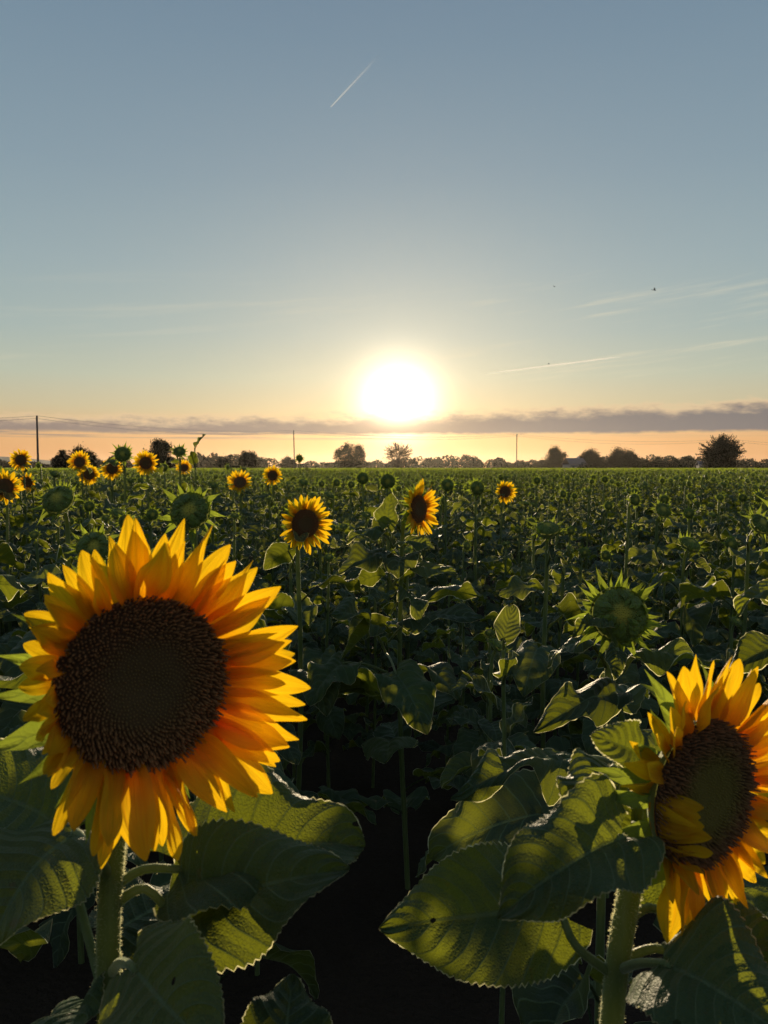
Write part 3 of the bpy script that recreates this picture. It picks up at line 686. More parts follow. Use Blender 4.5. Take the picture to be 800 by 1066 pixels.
# small pale house by the hedge
def house(px, d, wd, dp, hw, hr, rz, label):
    p = at(px, 487, d); r = empty('farm_house', (p.x, p.y, 0), label, 'house', None, rz)
    g = G(); box(g, (0, 0, hw / 2), (wd, dp, hw)); wl = obj('wall', g, M['render'], r, smooth=False)
    g = G(); e = .35
    V = [(-wd / 2 - e, -dp / 2 - e, hw - .1), (wd / 2 + e, -dp / 2 - e, hw - .1), (wd / 2 + e, dp / 2 + e, hw - .1), (-wd / 2 - e, dp / 2 + e, hw - .1), (-wd / 2 - e, 0, hw + hr), (wd / 2 + e, 0, hw + hr)]
    V += [(a, b, c + .14) for a, b, c in V]
    g.add(V, [[0, 1, 5, 4], [3, 4, 5, 2], [6, 10, 11, 7], [9, 8, 11, 10], [0, 6, 7, 1], [2, 8, 9, 3], [0, 4, 10, 6], [4, 3, 9, 10], [1, 7, 11, 5], [5, 11, 8, 2]])
    rf = obj('roof', g, M['roof'], r, smooth=False)
    g = G(); box(g, (wd * .25, 0, hw + hr + .2), (.6, .6, 1.1)); obj('chimney', g, M['render'], rf, smooth=False)
    for sx in (-1, 1):
        g = G(); box(g, (wd * .3 * sx, -dp / 2 - .02, hw * .55), (1.0, .08, 1.1)); wi = obj('window', g, M['render'], r, smooth=False)
        g = G(); box(g, (wd * .3 * sx, -dp / 2 - .05, hw * .55), (.84, .06, .94)); obj('pane', g, M['pane'], wi, smooth=False)
    g = G(); box(g, (0, -dp / 2 - .03, 1.0), (.9, .08, 2.0)); obj('door', g, M['pane'], r, smooth=False)
house(598, 288, 6.5, 6, 3.0, 2.2, R(14), 'small pale-roofed house at the left end of the dark hedge')
house(735, 300, 6.0, 5, 2.8, 1.4, R(-8), 'low pale house glimpsed left of the spiky bush')

# poles and wires
PG = 'wooden power line poles across the field'
poles = []
def pole(px, pytop, d, label, rad=.13, lean=0.0, arm=True):
    b = at(px, 487, d); tp = at(px, pytop, d); H = tp.z
    r = empty('utility_pole', (b.x, b.y, 0), label, 'pole', PG)
    g = G(); tube(g, [(0, 0, -.2), (lean * .5, 0, H * .5), (lean, 0, H)], rad, rad * .72, 10); box(g, (lean, 0, H), (rad * 1.2, rad * 1.2, .04)); obj('post', g, M['wood'], r)
    tips = []
    for k, (dx, dz) in enumerate(((.16, -.12), (-.16, -.45))):
        g = G(); tube(g, [(lean, 0, H + dz - .12), (lean + dx, 0, H + dz - .12), (lean + dx, 0, H + dz)], .012, .012, 5); br = obj('bracket', g, M['wire'], r)
        g = G(); tube(g, [(lean + dx, 0, H + dz), (lean + dx, 0, H + dz + .05), (lean + dx, 0, H + dz + .10)], .045, .03, 8); obj('insulator', g, M['ceram'], br)
        tips.append(Vector((b.x + lean + dx, b.y, H + dz + .10)))
    poles.append(tips)
pole(-190, 433, 97, 'power pole outside the left edge', .12)
pole(40, 433, 110, 'tall thick dark power pole at the left above the sunflowers', .17)
pole(307, 448, 150, 'thin leaning power pole left of the rounded tree', .12, -.15)
pole(538, 452, 168, 'thin upright power pole right of the sun', .12)
pole(757, 457, 190, 'power pole hidden behind the spiky bush on the right', .12)
pole(985, 461, 215, 'power pole outside the right edge', .12)
for i in range(len(poles) - 1):
    for k in range(2):
        a, b = poles[i][k], poles[i + 1][k]; pts = []
        sag = (a - b).length * .018 * (1 + .25 * k)
        for j in range(17):
            f = j / 16; p = a.lerp(b, f); p.z -= 4 * sag * f * (1 - f); pts.append(p)
        g = G(); tube(g, pts, .017, .017, 4, k=1)
        nm = ['from the left edge to the tall left pole', 'from the tall left pole to the thin middle pole', 'from the middle pole across the sun to the right-hand pole', 'from the right-hand pole to the spiky bush', 'from the spiky bush out of the right edge'][i]
        tag(obj('overhead_wire', g, M['wire']), ('upper' if k == 0 else 'lower') + ' thin black wire sagging ' + nm, 'wire', 'overhead wires strung between the poles')

# contrails and birds
def contrail(p, q_, r0, r1, mat, label):
    g = G(); tube(g, [p, p.lerp(q_, .25), p.lerp(q_, .5), p.lerp(q_, .75), q_], r0, r1, 10, k=4); return tag(obj('contrail', g, M[mat]), label, 'contrail')
contrail(at(345, 111, 22000), at(399, 53, 19000), 22, 50, 'trail', 'short bright diagonal vapour trail high in the blue sky')
contrail(at(498, 390, 52000), at(657, 370, 60000), 45, 70, 'trail2', 'long faint nearly level vapour trail right of the sun')
def bird(px, py, d, span, yaw, flap, label):
    p = at(px, py, d); g = G()
    tube(g, [(0, -.45, 0), (0, -.2, .02), (0, .1, .02), (0, .5, 0)], .1, .03, 8, rad=lambda f: .11 * math.sin(math.pi * min(1, f * .9 + .08)) ** .8)
    for s in (-1, 1):
        V = []
        for i in range(7):
            f = i / 6; x = s * (.05 + .95 * f); z = .05 + flap * math.sin(f * 2.2); sweep = -.12 * f + .55 * f * f; ch = .34 * (1 - f) ** .6 + .03
            V += [(x, sweep - ch * .5, z), (x, sweep + ch * .5, z - .02), (x, sweep + ch * .5, z - .035), (x, sweep - ch * .5, z - .03)]
        V = np.array(V).reshape(7, 4, 3); V = np.concatenate([V, V[:, :1]], 1).reshape(-1, 3); g.add(V, gridF(6, 4))
    V = [(-.03, .4, .01), (.03, .4, .01), (.16, .85, 0), (-.16, .85, 0), (-.03, .4, -.02), (.03, .4, -.02), (.16, .85, -.02), (-.16, .85, -.02)]
    g.add(V, [[0, 1, 2, 3], [7, 6, 5, 4], [0, 4, 5, 1], [2, 6, 7, 3], [1, 5, 6, 2], [3, 7, 4, 0]])
    o = obj('bird', g, M['feather']); o.location = p; o.scale = (span / 2,) * 3; o.rotation_euler = (R(10), R(8), yaw); tag(o, label, 'bird', 'small birds gliding in the evening sky')
bird(681.5, 302, 40, .40, R(80), .25, 'largest dark bird, high right beside a wisp of cloud')
bird(577.5, 298.5, 60, .34, R(30), .3, 'tiny dark bird high up, left of the largest bird')
bird(571.5, 379, 60, .32, R(60), .45, 'tiny bird just above the long faint vapour trail')

# ================================================================== SUNFLOWERS PLACED ONE BY ONE
SG = 'sunflowers of the field'
TAKEN = []      # (x, y) of plants, and picture rectangles kept clear of nearer random heads
RECTS = []; LM = {}
def petals_hero(head, rg, Rr, n, tiltf, lenf, mx):
    var = []
    for k in range(14):
        g = G(); g.add(*petal(rg, 16, 8, W=rg.uniform(.27, .38), bend=rg.uniform(-.35, .6), cup=rg.uniform(.15, .7), ridge=.018, tipw=rg.uniform(.66, .9), twist=rg.uniform(-.6, .6), wave=rg.uniform(.02, .09)), 0, 0)
        var.append(mesh_from('petal', g.arr(), [M['petal']]))
    for k in range(n):
        th = k / n * 2 * math.pi + rg.uniform(-.07, .07)
        o = bpy.data.objects.new('petal', rg.choice(var)); col.objects.link(o); o.parent = head
        lay = k % 3; ln = lenf(th, rg)
        o.matrix_local = mx @ petal_mx(th, Rr * (.93 + .02 * lay), tiltf(th, rg) + (.14, .0, -.14)[lay], Rr * ln, rg.uniform(.9, 1.2) * (1.5 if ln < .65 else 1), rg.gauss(0, .35), -Rr * .05 * lay)
def fuzz(g, P, r, rg, n, L=.0028):
    P = np.array(P)
    for _ in range(n):
        f = rg.uniform(0, len(P) - 1.001); i = int(f); c = P[i] + (P[i + 1] - P[i]) * (f - i); T = P[i + 1] - P[i]; T /= np.linalg.norm(T)
        d = np.array([rg.gauss(0, 1) for _ in range(3)]); d -= T * d.dot(T); d /= np.linalg.norm(d); sd = T * .00022
        e = c + d * (r + L * rg.uniform(.5, 1)) + T * rg.uniform(-.001, .001); b = c + d * r * .9
        g.add([b - sd, b + sd, e + sd * .3, e - sd * .3], [[0, 1, 2, 3]], None, 1)
def hero_leaf(root, rg, att, base, tip, nrmv, Wd, petr=.0035, mid=None, rim=.0011, **kw):
    """leaf part with a petiole sub-part; att = point on stem"""
    b, t_, a = Vector(base), Vector(tip), Vector(att); L = (t_ - b).length
    dims = dict(nt=90, ns=18, serr=.085, nser=30, droop=1.1, fold=.35, wave=.11, edge=.08, quilt=.016, crum=.014, W=Wd / L, nv=8); dims.update(kw)
    V, F, U = leaf(rg, **dims); g = G(); g.add(V, F, U, 0, rg.random())
    V2 = xf(V, frame(b, t_ - b, nrmv, L)) - np.array(root.location)
    g = G(); g.add(V2, F, U, 0, rg.random()); g.add(*fuzz_rim(V2, dims['nt'], dims['ns'], rg, rim, None, 1.0), None, 1); lf = obj('leaf', g, [M['leafh'], M['fuzz']], root)
    g = G(); m_ = Vector(mid) if mid is not None else (a + b) / 2 + Vector((0, 0, .012)); o_ = root.location
    P = tube(g, [a - o_, m_ - o_, b - o_, b + (t_ - b) * .06 - o_], petr * 1.35, petr * .8, 10); fuzz(g, P, petr, rg, 120, .002); obj('petiole', g, [M['stem'], M['fuzz']], lf)
    return lf

# --- left hero
def hero(seed, hc, hn, Rr, disc, label, foot, stempts, srad, n, tiltf, lenf, nbr, brtilt):
    rg = random.Random(seed); root = empty('sunflower', foot, label, 'sunflower', SG); o_ = Vector(foot)
    mx = Matrix.Translation(-o_) @ hmat(hc, hn)
    g = G(); g2 = G(); recept(g2, Rr, 8, 40, .42); g.addg(g2, mx); hd = obj('flower_head', g, M['stem'], root)
    d = G(); dome(d, Rr * .99, Rr * .17, 12, 48, 0, Rr * .07); florets(d, rg, Rr * .99, Rr * .17, 1900, Rr * .07, .025, .095)
    g = G(); g.addg(d, mx); obj('disc', g, M[disc], hd)
    petals_hero(hd, rg, Rr, n, tiltf, lenf, mx)
    for k in range(nbr):
        th = k / nbr * 2 * math.pi + rg.uniform(-.1, .1)
        g = G(); V, F, U = bractshape(rg, 12, 6, W=rg.uniform(.26, .36), bend=rg.uniform(-.8, .5))
        g.add(xf(V, mx @ petal_mx(th, Rr * .9, brtilt(th, rg), Rr * rg.uniform(.65, .95), 1.0, rg.uniform(-.4, .4), -Rr * rg.uniform(.08, .3))), F, U, 0, rg.random()); obj('bract', g, M['bract'], hd)
    g = G(); P = tube(g, [Vector(p) - o_ for p in stempts], srad * 1.05, srad * .85, 18, k=6); fuzz(g, P, srad * .98, rg, 5200, .0024); obj('stem', g, [M['stem'], M['fuzz']], root)
    TAKEN.append((foot[0], foot[1])); return root, rg
D1 = .62
hc = at(150, 712, D1)
hn = Vector((.70, -1, .06)).normalized()
s1 = at(117, 905, D1 + .055)
root, rg = hero(101, hc, hn, .0705, 'disc', 'biggest open yellow sunflower, close up at the lower left', (s1.x + .005, s1.y + .02, 0),
     [(s1.x + .005, s1.y + .02, 0), (s1.x, s1.y + .01, .7), at(114, 1066, D1 + .055), s1, at(125, 845, D1 + .06), at(140, 760, D1 + .055), hc - hn * .022], .0104, 74,
     lambda th, rg: .34 + .55 * max(0, -math.cos(th - .25)) ** 2 + rg.gauss(0, .15), lambda th, rg: .92 * (1.0 + .13 * max(0, math.cos(th + 1.0))) * (1 - .50 * max(0, -math.cos(th)) ** 2) * rg.uniform(.84, 1.12), 22,
     lambda th, rg: -.1 + rg.gauss(0, .3))
st = lambda y, dd=0: at(115, y, D1 + .055 + dd)
hero_leaf(root, rg, st(925), at(190, 905, .70), at(379, 882, .74), (-.1, -.60, .85), .15, droop=1.0, fold=.5, mid=at(150, 905, .69), nv=7)
hero_leaf(root, rg, st(945), at(186, 962, .68), at(364, 905, .66), (.1, -.6, .8), .12, droop=1.0, fold=.4, edge=.06, mid=at(152, 925, .68))
hero_leaf(root, rg, st(915), at(80, 866, .685), at(-8, 985, .62), (-.25, -.5, .9), .125, droop=1.2, fold=.15, mid=at(100, 888, .65))
hero_leaf(root, rg, st(1015), at(138, 1006, .60), at(232, 1105, .53), (.25, -.95, .45), .105, droop=.7, fold=.25, mid=at(125, 1002, .64))
hero_leaf(root, rg, st(1120), at(290, 1130, .62), at(305, 1015, .70), (.1, -1, .25), .085, droop=.3, fold=.15, mid=at(200, 1130, .66))
hero_leaf(root, rg, st(990), at(120, 970, .74), at(215, 925, .82), (0, -.2, 1), .12, droop=.5, fold=.1, mid=at(118, 975, .71))
hero_leaf(root, rg, st(1010), at(95, 1040, .70), at(70, 1100, .62), (-.5, -.3, .8), .10, droop=.8, mid=at(105, 1015, .69))
hero_leaf(root, rg, st(1060), at(60, 860, .76), at(-60, 820, .72), (-.2, -.4, .9), .16, droop=.9, mid=at(80, 930, .72))

# --- right hero
D2 = .68
hc2 = at(733, 826, D2); hn2 = Vector((.62, -1, .0)).normalized()
s2 = at(656, 925, D2 + .05)
def tilt2(th, rg):
    c = math.cos(th)                    # -1 at the left rim
    fold = max(0, -c - .50) / .45 * (1 if -.85 < math.sin(th) < .22 else 0)
    return .24 - .12 * (max(0, -c) if math.sin(th) >= .22 else 0) + .25 * (max(0, -c) if math.sin(th) < .22 else 0) + 1.55 * min(1, fold * 1.6) + rg.gauss(0, .10)
root2, rg = hero(202, hc2, hn2, .0660, 'disco', 'big open sunflower cut by the right edge, its left petals folded over the disc', (s2.x - .03, s2.y + .03, 0),
     [(s2.x - .03, s2.y + .03, 0), (s2.x - .03, s2.y + .02, .7), at(636, 1075, D2 + .05), s2, at(664, 860, D2 + .06), at(676, 815, D2 + .07), hc2 - hn2 * .022], .0112, 64,
     tilt2, lambda th, rg: (.88 + .05 * math.sin(th) ** 2) * (.66 if (math.cos(th) < -.5 and math.sin(th) < .22) else (.70 + .3 * max(0, math.sin(th)) ** 3) if math.cos(th) < -.3 and math.sin(th) > 0 else 1) * rg.uniform(.88, 1.1), 22,
     lambda th, rg: -.25 + rg.gauss(0, .35))
st = lambda y, dd=0: at(656 - (y - 925) * .14, y, D2 + .05 + dd)
hero_leaf(root2, rg, st(905), at(648, 872, .64), at(518, 956, .60), (-.35, -.75, .75), .098, droop=1.0, fold=.55, mid=at(652, 885, .66))
hero_leaf(root2, rg, st(1018), at(582, 945, .74), at(396, 966, .74), (-.1, -.80, .6), .125, droop=.7, fold=.3, mid=at(600, 985, .72))
hero_leaf(root2, rg, st(1010), at(690, 1003, .64), at(830, 1090, .56), (.2, -.75, .7), .12, droop=.8, fold=.3, mid=at(665, 1003, .68))
hero_leaf(root2, rg, st(880), at(640, 800, .72), at(592, 850, .68), (-.6, -.5, .6), .06, droop=1.3, fold=.3, edge=.1)
hero_leaf(root2, rg, st(870), at(668, 790, .70), at(615, 765, .68), (-.2, -.8, .6), .05, droop=1.0, fold=.3)
hero_leaf(root2, rg, st(890), at(660, 860, .68), at(625, 905, .70), (-.6, -.7, .2), .06, droop=1.0, fold=.3)
hero_leaf(root2, rg, st(960), at(700, 955, .74), at(790, 900, .84), (.2, -.6, .8), .12, droop=.6, fold=.2)
hero_leaf(root2, rg, st(1000), at(720, 1000, .72), at(815, 975, .66), (.2, -.6, .8), .11, droop=.6, fold=.2)

# --- other plants one can tell apart: (px, py of head, diameter px, kind, facing x, facing z, label)
def placed(seed, px, py, dpx, kind, fx, fz, label, lod=1, nleaf=11, **kw):
    if seed in (301, 302, 303, 304, 305, 306, 308, 312, 314, 315, 319, 322, 326, 328): LM[seed] = (px, py)
    real = .215 if kind == 'bloom' else .105
    d = real * FPX / dpx; Rr = .105 / 2 if kind == 'bud' else .055
    hp = at(px, py, d); n = Vector((fx, -1, fz)).normalized()
    rg = random.Random(seed); off = (rg.uniform(-.03, .03) + n.x * .08, n.y * .10)
    foot = (hp.x - off[0], hp.y - off[1], 0)
    root = empty('sunflower', foot, label, 'sunflower', SG)
    if d > 6: geo = plant_geo(seed, kind, hp.z, off, n, Rr, 1, nleaf, **kw); build_plant(root, geo, True)
    else: geo = plant_geo(seed, kind, hp.z, off, n, Rr, lod, nleaf, **kw); build_plant(root, geo)
    TAKEN.append((foot[0], foot[1])); RECTS.append((px, py, dpx * .65 if kind == 'bloom' else dpx * .9, d)); return root
# big bud on the right
rb = placed(301, 645, 640, 60, 'bud', -.05, .35, 'large spiky green bud with yellow-green centre above the right-hand sunflower', lod=0, nleaf=9, base_r=.010)
placed(302, 318, 545, 60, 'bloom', .53, .02, 'fully open sunflower left of the middle, just above the biggest bloom', lod=0, nleaf=12, plen=1.1)
placed(303, 436, 530, 58, 'bloom', 1.35, .05, 'open sunflower below the sun, turned sideways to the right', lod=0, nleaf=15, plen=1.1, npet=40)
placed(304, 526, 512, 24, 'bloom', .25, 0, 'lone small open sunflower in the green field right of the middle')
placed(305, 284, 495, 21, 'bloom', .1, 0, 'small open sunflower above the fully open one left of the middle')
placed(306, 250, 502, 26, 'bloom', .1, .5, 'ragged half-open sunflower facing up, above the spiky bud behind the big bloom')
placed(307, 192, 487, 17, 'bloom', .1, .4, 'tiny open sunflower below the leafy shoot on the left')
placed(308, 152, 482, 26, 'bloom', .1, 0, 'sunflower in front of the dense dark round tree')
placed(309, 117, 488, 23, 'bloom', .3, -.1, 'sunflower half hidden behind a tall thin bud, left side')
placed(310, 93, 494, 22, 'bloom', .2, 0, 'lower of the two touching blooms below the pair of dark trees')
placed(311, 83, 481, 23, 'bloom', .1, .3, 'upper of the two touching blooms below the pair of dark trees')
placed(312, 22, 479, 23, 'bloom', .1, 0, 'sunflower left of the tall dark pole, highest at the left edge')
placed(313, 29, 502, 22, 'bloom', -.2, -.2, 'shaded sunflower just below the one left of the tall dark pole')
placed(314, 5, 507, 36, 'bloom', .3, 0, 'sunflower cut in half by the left edge near the horizon')
placed(315, 61, 520, 34, 'bud', 0, .6, 'spiky green bud at the far left, above the tip of the biggest bloom', nleaf=12)
placed(316, 198, 532, 42, 'bud', .1, .35, 'spiky green bud right behind the top petals of the biggest bloom', nleaf=12)
placed(317, 98, 570, 36, 'bud', .3, .5, 'lower green bud touching the upper left petals of the biggest bloom', nleaf=12)
placed(318, 404, 501, 16, 'bud', 0, 0, 'dark round bud just left of the sideways-turned sunflower', nleaf=11)
placed(319, 570, 550, 27, 'bud', -.2, 2.0, 'green bud facing the sky on a long bare stem, right of the middle', nleaf=9)
placed(320, 128, 473, 17, 'bud', .2, .2, 'tall dark spiky bud standing against the sky by the dense tree', nleaf=9)
placed(321, 187, 470, 13, 'bud', .2, .8, 'small bud standing against the sky left of the leafy shoot', nleaf=9)
placed(322, 719, 566, 22, 'bud', .4, 1.5, 'slender green bud facing up in the field at the right', nleaf=10)
placed(323, 497, 508, 15, 'bud', 0, 0, 'dark round bud just left of the lone small open sunflower')
placed(324, 466, 505, 14, 'bud', .1, .2, 'round bud right above the sideways-turned sunflower')
placed(325, 378, 498, 13, 'bud', 0, 0, 'round bud below the rounded leafy tree')
placed(326, 792, 545, 24, 'bud', .4, .7, 'tall green bud at the right edge of the field')
placed(327, 312, 477, 7, 'bud', 0, .2, 'tiny bud rising above the field by the thin leaning pole')
placed(328, 690, 531, 17, 'bud', .2, .6, 'green bud in the open field above the large spiky bud')
def placed_young(seed, px, py, d, label):
    LM[seed] = (px, py)
    p = at(px, py, d); foot = (p.x, p.y, 0); root = empty('sunflower_shoot', foot, label, 'young sunflower', 'young sunflowers without a bud')
    build_plant(root, young_geo(seed, p.z, 1)); TAKEN.append((foot[0], foot[1])); RECTS.append((px, py, 14, d))
placed(341, -75, 590, 62, 'bud', .2, .3, 'leafy stem cut by the left edge, only its drooping leaves reach in', nleaf=11)
placed_young(401, 203, 466, 5.2, 'leafy shoot with two leaves spread against the sky on the left')
placed_young(402, 524, 676, 2.0, 'low young plant with upright pale leaves in the dark middle of the field')

# --- extra explicit leaves on the sideways bloom (long wavy leaves lit along their edge)
def free_leaves(rootname_label, specs, seed):
    root = [o for o in col.objects if o.get('label') == rootname_label][0]; rg = random.Random(seed)
    for att, base, tip, nv_, Wd, kw in specs: 
        hero_leaf(root, rg, att, base, tip, nv_, Wd, petr=.004, rim=.0022 if att.y > 2 else .0013, nt=36, ns=10, nser=12, **{**dict(crum=.03, edge=.1), **kw})
L_ = 'open sunflower below the sun, turned sideways to the right'; d = .215 * FPX / 58
free_leaves(L_, [
 (at(408, 612, d + .05), at(400, 575, d), at(353, 598, d - .1), (0, -.3, 1), .17, dict(droop=.5, wave=.09)),
 (at(408, 610, d + .05), at(425, 598, d), at(476, 597, d - .1), (0, -.15, 1), .17, dict(droop=.4, wave=.07)),
 (at(405, 668, d + .05), at(428, 648, d - .1), at(505, 643, d - .2), (0, -.1, 1), .20, dict(droop=.3, wave=.05)),
 (at(402, 680, d + .05), at(412, 700, d - .2), at(445, 765, d - .40), (.2, -.9, .5), .19, dict(droop=.9, wave=.09)),
 (at(409, 560, d + .05), at(404, 548, d - .05), at(408, 512, d - .05), (-.5, -.9, .2), .10, dict(droop=.3, fold=.4)),
 (at(409, 570, d + .05), at(400, 556, d - .05), at(360, 566, d - .1), (0, -.2, 1), .10, dict(droop=1.1)),
 (at(409, 570, d + .05), at(424, 566, d - .05), at(452, 572, d - .1), (0, -.4, 1), .11, dict(droop=1.0)),
 (at(406, 640, d + .05), at(424, 618, d - .05), at(436, 648, d - .2), (.5, -.6, .6), .10, dict(droop=1.0)),
 (at(403, 700, d + .05), at(360, 690, d - .1), at(322, 735, d - .3), (-.4, -.7, .7), .18, dict(droop=.8)),
 (at(402, 680, d + .05), at(385, 650, d - .1), at(345, 640, d - .3), (0, -.6, .8), .16, dict(droop=.9))], 5)

d = 1.41
free_leaves('large spiky green bud with yellow-green centre above the right-hand sunflower', [
 (at(648, 750, d), at(640, 722, d), at(556, 762, d - .12), (-.3, -.9, .7), .085, dict(droop=1.0, wave=.08, fold=.4)),
 (at(648, 700, d), at(668, 682, d), at(744, 694, d - .05), (.1, -.25, 1), .075, dict(droop=.6, wave=.10, crum=.03)),
 (at(648, 700, d), at(642, 676, d - .05), at(640, 708, d - .10), (-.1, -1, .3), .035, dict(droop=.5)),
 (at(645, 690, d), at(632, 650, d - .03), at(596, 664, d - .06), (-.2, -.3, 1), .035, dict(droop=1.6, crum=.04)),
 (at(648, 800, d), at(592, 792, d - .2), at(470, 832, d - .35), (-.1, -.35, 1), .075, dict(droop=.7, wave=.08, crum=.025))], 8)
rx_ = placed(340, 850, 560, 74, 'bud', -.1, .3, 'leafy stem cut by the right edge, only its curled leaves reach into view', nleaf=8)
d = .105 * FPX / 74
free_leaves('leafy stem cut by the right edge, only its curled leaves reach into view', [
 (at(846, 640, d), at(815, 615, d), at(768, 642, d), (-.2, -.2, 1), .05, dict(droop=1.5, fold=.5)),
 (at(846, 700, d), at(815, 672, d), at(757, 700, d), (-.3, -.6, .7), .06, dict(droop=1.0, fold=.5))], 9)

# ================================================================== THE REST OF THE FIELD
tmpl = []
GL_BUD = 'green budding sunflower packed in among the others of the field, nothing sets it apart'
def template(seed, kind, lod, merged, mh, bg_=(.74, .90)):
    rg = random.Random(seed * 13); yaw = rg.uniform(-.35, .35)
    r = empty('sunflower', (0, 0, 0), GL_BUD, 'sunflower', SG)
    H = 1.5
    if kind == 'young': geo = young_geo(seed, 1.25, lod)
    else:
        n = Vector((yaw, -1, rg.choice([0.0, .2, .7, 1.3, 2.2]))).normalized(); geo = plant_geo(seed, kind, H, (n.x * .08, n.y * .1), n, rg.uniform(.027, .042) if kind == 'bud' else .052, lod, rg.choice([16, 17, 18, 19]), plen=1.0, big=rg.uniform(*bg_), top_gap=rg.uniform(.0, .09))
    build_plant(r, geo, merged, None, mh); index_kids(r); return r
NEAR = [template(500 + i, 'bud', 1, False, False) for i in range(7)]
MID = [template(540 + i, 'bud', 1, True, True, (.56, .74)) for i in range(9)]
used = set()
def free(x, y, dmin):
    return all((x - a) ** 2 + (y - b) ** 2 > dmin * dmin for a, b in TAKEN)
rg = random.Random(9)
cands = []
row = 0.58
yy = 2.45
while yy < 16:
    lim = yy * .56 + .35
    x = -lim + rg.uniform(0, .4)
    while x < lim:
        cands.append((x + rg.gauss(0, .07), yy + rg.gauss(0, .09))); x += rg.uniform(.28, .46) if yy > 3.6 else rg.uniform(.34, .54)
    yy += row * rg.uniform(.85, 1.1)
cands.sort(key=lambda c: c[0] ** 2 + c[1] ** 2)
def project(x, y, z):
    v = Vector((x, y, z)) - CAM; dz = v.dot(FW); return 400 + v.dot(RT) / dz * FPX, 533 - v.dot(UP) / dz * FPX, dz
PLACED_IND = []; nind = 0; LAST = 0; extra = []
NIND = 300 - 28
for x, y in cands:
    if not free(x, y, .22): continue
    if nind >= NIND: extra.append((x, y)); continue
    d = math.hypot(x, y); s = rg.uniform(.93, 1.17 if d > 4 else 1.05) if x < -.12 * y - .5 else rg.uniform(.80, 1.0) if rg.random() < .7 else rg.uniform(.98, 1.07)
    px, py, dz = project(x, y, 1.5 * s); rad = .075 / dz * FPX
    if any(dz < rd + .3 and abs(px - rx) < rr + rad and abs(py - ry) < rr + rad for rx, ry, rr, rd in RECTS):
        s *= .80; px, py, dz = project(x, y, 1.5 * s)
        if any(dz < rd + .3 and abs(px - rx) < rr + rad * .8 and abs(py - ry) < rr + rad * .8 for rx, ry, rr, rd in RECTS): continue
    if 330 < px < 560 and d < 4.2: s *= .86
    elif d < 3.6: s *= .92
    if any(dz < dd and abs(px - cx) < cw for cx, cw, dd in ((408, 46, 3.1), (306, 26, 2.9), (583, 22, 3.2), (645, 46, 2.6), (520, 26, 2.5))): continue
    pool = NEAR if d < 6.5 else MID; t_ = rg.choice(pool)
    if t_.name not in used: o = t_; used.add(t_.name)
    else: o = copy_tree(t_)
    o.location = (x, y, 0); o.scale = (s, s, s); o.rotation_euler = (0, 0, rg.gauss(0, .45)); TAKEN.append((x, y)); nind += 1; LAST = d; PLACED_IND.append((o, s))
for t_ in NEAR + MID:
    if t_.name not in used:
        t_.location = (rg.uniform(-3, 3), 9, 0)
# stuff: everything farther, plus the strips beside the picture
def flat_geo(geo):
    st, lv, hp = geo; g = G(); g.addg(st, None, 1)
    for l in lv: g.addg(l, None, 0)
    idx = {'flower_head': 1, 'disc': 2, 'petals': 4, 'inner_bracts': 3, 'bracts': 3}
    for k, (gg, m) in hp.items(): g.addg(gg, None, idx[k])
    return g.arr()
def lodplant(seed, lod, kind='bud'):
    rg = random.Random(seed)
    n = Vector((rg.uniform(-.5, .5), -1, rg.choice([0, .4, 1.0, 2.0]))).normalized()
    if lod == 2: return flat_geo(plant_geo(seed, kind, 1.5, (n.x * .08, n.y * .1), n, rg.uniform(.034, .046), 2, 17, big=.66, zlow=.5, top_gap=.07))
    g = G(); nr_ = np.random.default_rng(seed)
    # far plant: stem strip, a few bent leaf quads, solid head with spikes
    tube(g, [(0, 0, .8), (0, 0, 1.45)], .009, .007, 3, 1, k=1)
    for k in range(10 if lod == 3 else 5):
        a = k * 2.4 + rg.uniform(0, 1); od = Vector((math.cos(a), math.sin(a), 0)); L = .155; z = 1.0 + .45 * k / (10 if lod == 3 else 5)
        V, F, U = leaf(rg, 2, 2, W=.8, droop=1.0, fold=.3, wave=.0); g.add(xf(V, frame(od * .06 + Vector((0, 0, z + .04)), od + Vector((0, 0, rg.uniform(-.5, .4))), Vector((0, 0, 1)) + od.cross(Vector((0, 0, 1))) * rg.uniform(-.6, .6), L)), F, U, 0, rg.random())
    mx = hmat((n.x * .05, n.y * .07, 1.5), n); hg = G(); recept(hg, .038, 2, 6, .7); g.addg(hg, mx, 1); dg = G(); dome(dg, .036, .012, 1, 6); g.addg(dg, mx, 2)
    V, F, U = bractshape(rg, 1, 1, .34, 0)
    for k in range(11 if lod == 3 else 6): g.add(xf(V, mx @ petal_mx(k * 6.283 / (11 if lod == 3 else 6), .034, .5 + rg.uniform(-.5, .7), .085, 1, 0)), F, U, 3, rg.random())
    return g.arr()
def scatter(tlist, pts, scales, rots, tiltr):
    """replicate templates over points -> arrays"""
    outs = []; n0 = 0; which = np.random.default_rng(3).integers(0, len(tlist), len(pts))
    for k, (V, F, U, T, Mi) in enumerate(tlist):
        sel = which == k; P = pts[sel]; m = len(P)
        if m == 0: continue
        c, s = np.cos(rots[sel]), np.sin(rots[sel]); S = scales[sel]
        x = (V[None, :, 0] * c[:, None] - V[None, :, 1] * s[:, None]) * S[:, None] + P[:, 0:1]
        y = (V[None, :, 0] * s[:, None] + V[None, :, 1] * c[:, None]) * S[:, None] + P[:, 1:2]
        z = V[None, :, 2] * S[:, None] + 0 * P[:, 0:1]
        VV = np.stack([x, y, z], -1).reshape(-1, 3); FF = (F[None] + (np.arange(m) * len(V))[:, None, None]).reshape(-1, 4) + n0
        TT = (T[None] + tiltr[sel][:, None]).ravel() % 1.0
        outs.append((VV, FF, np.tile(U, (m, 1)), TT, np.tile(Mi, m))); n0 += len(VV)
    return outs
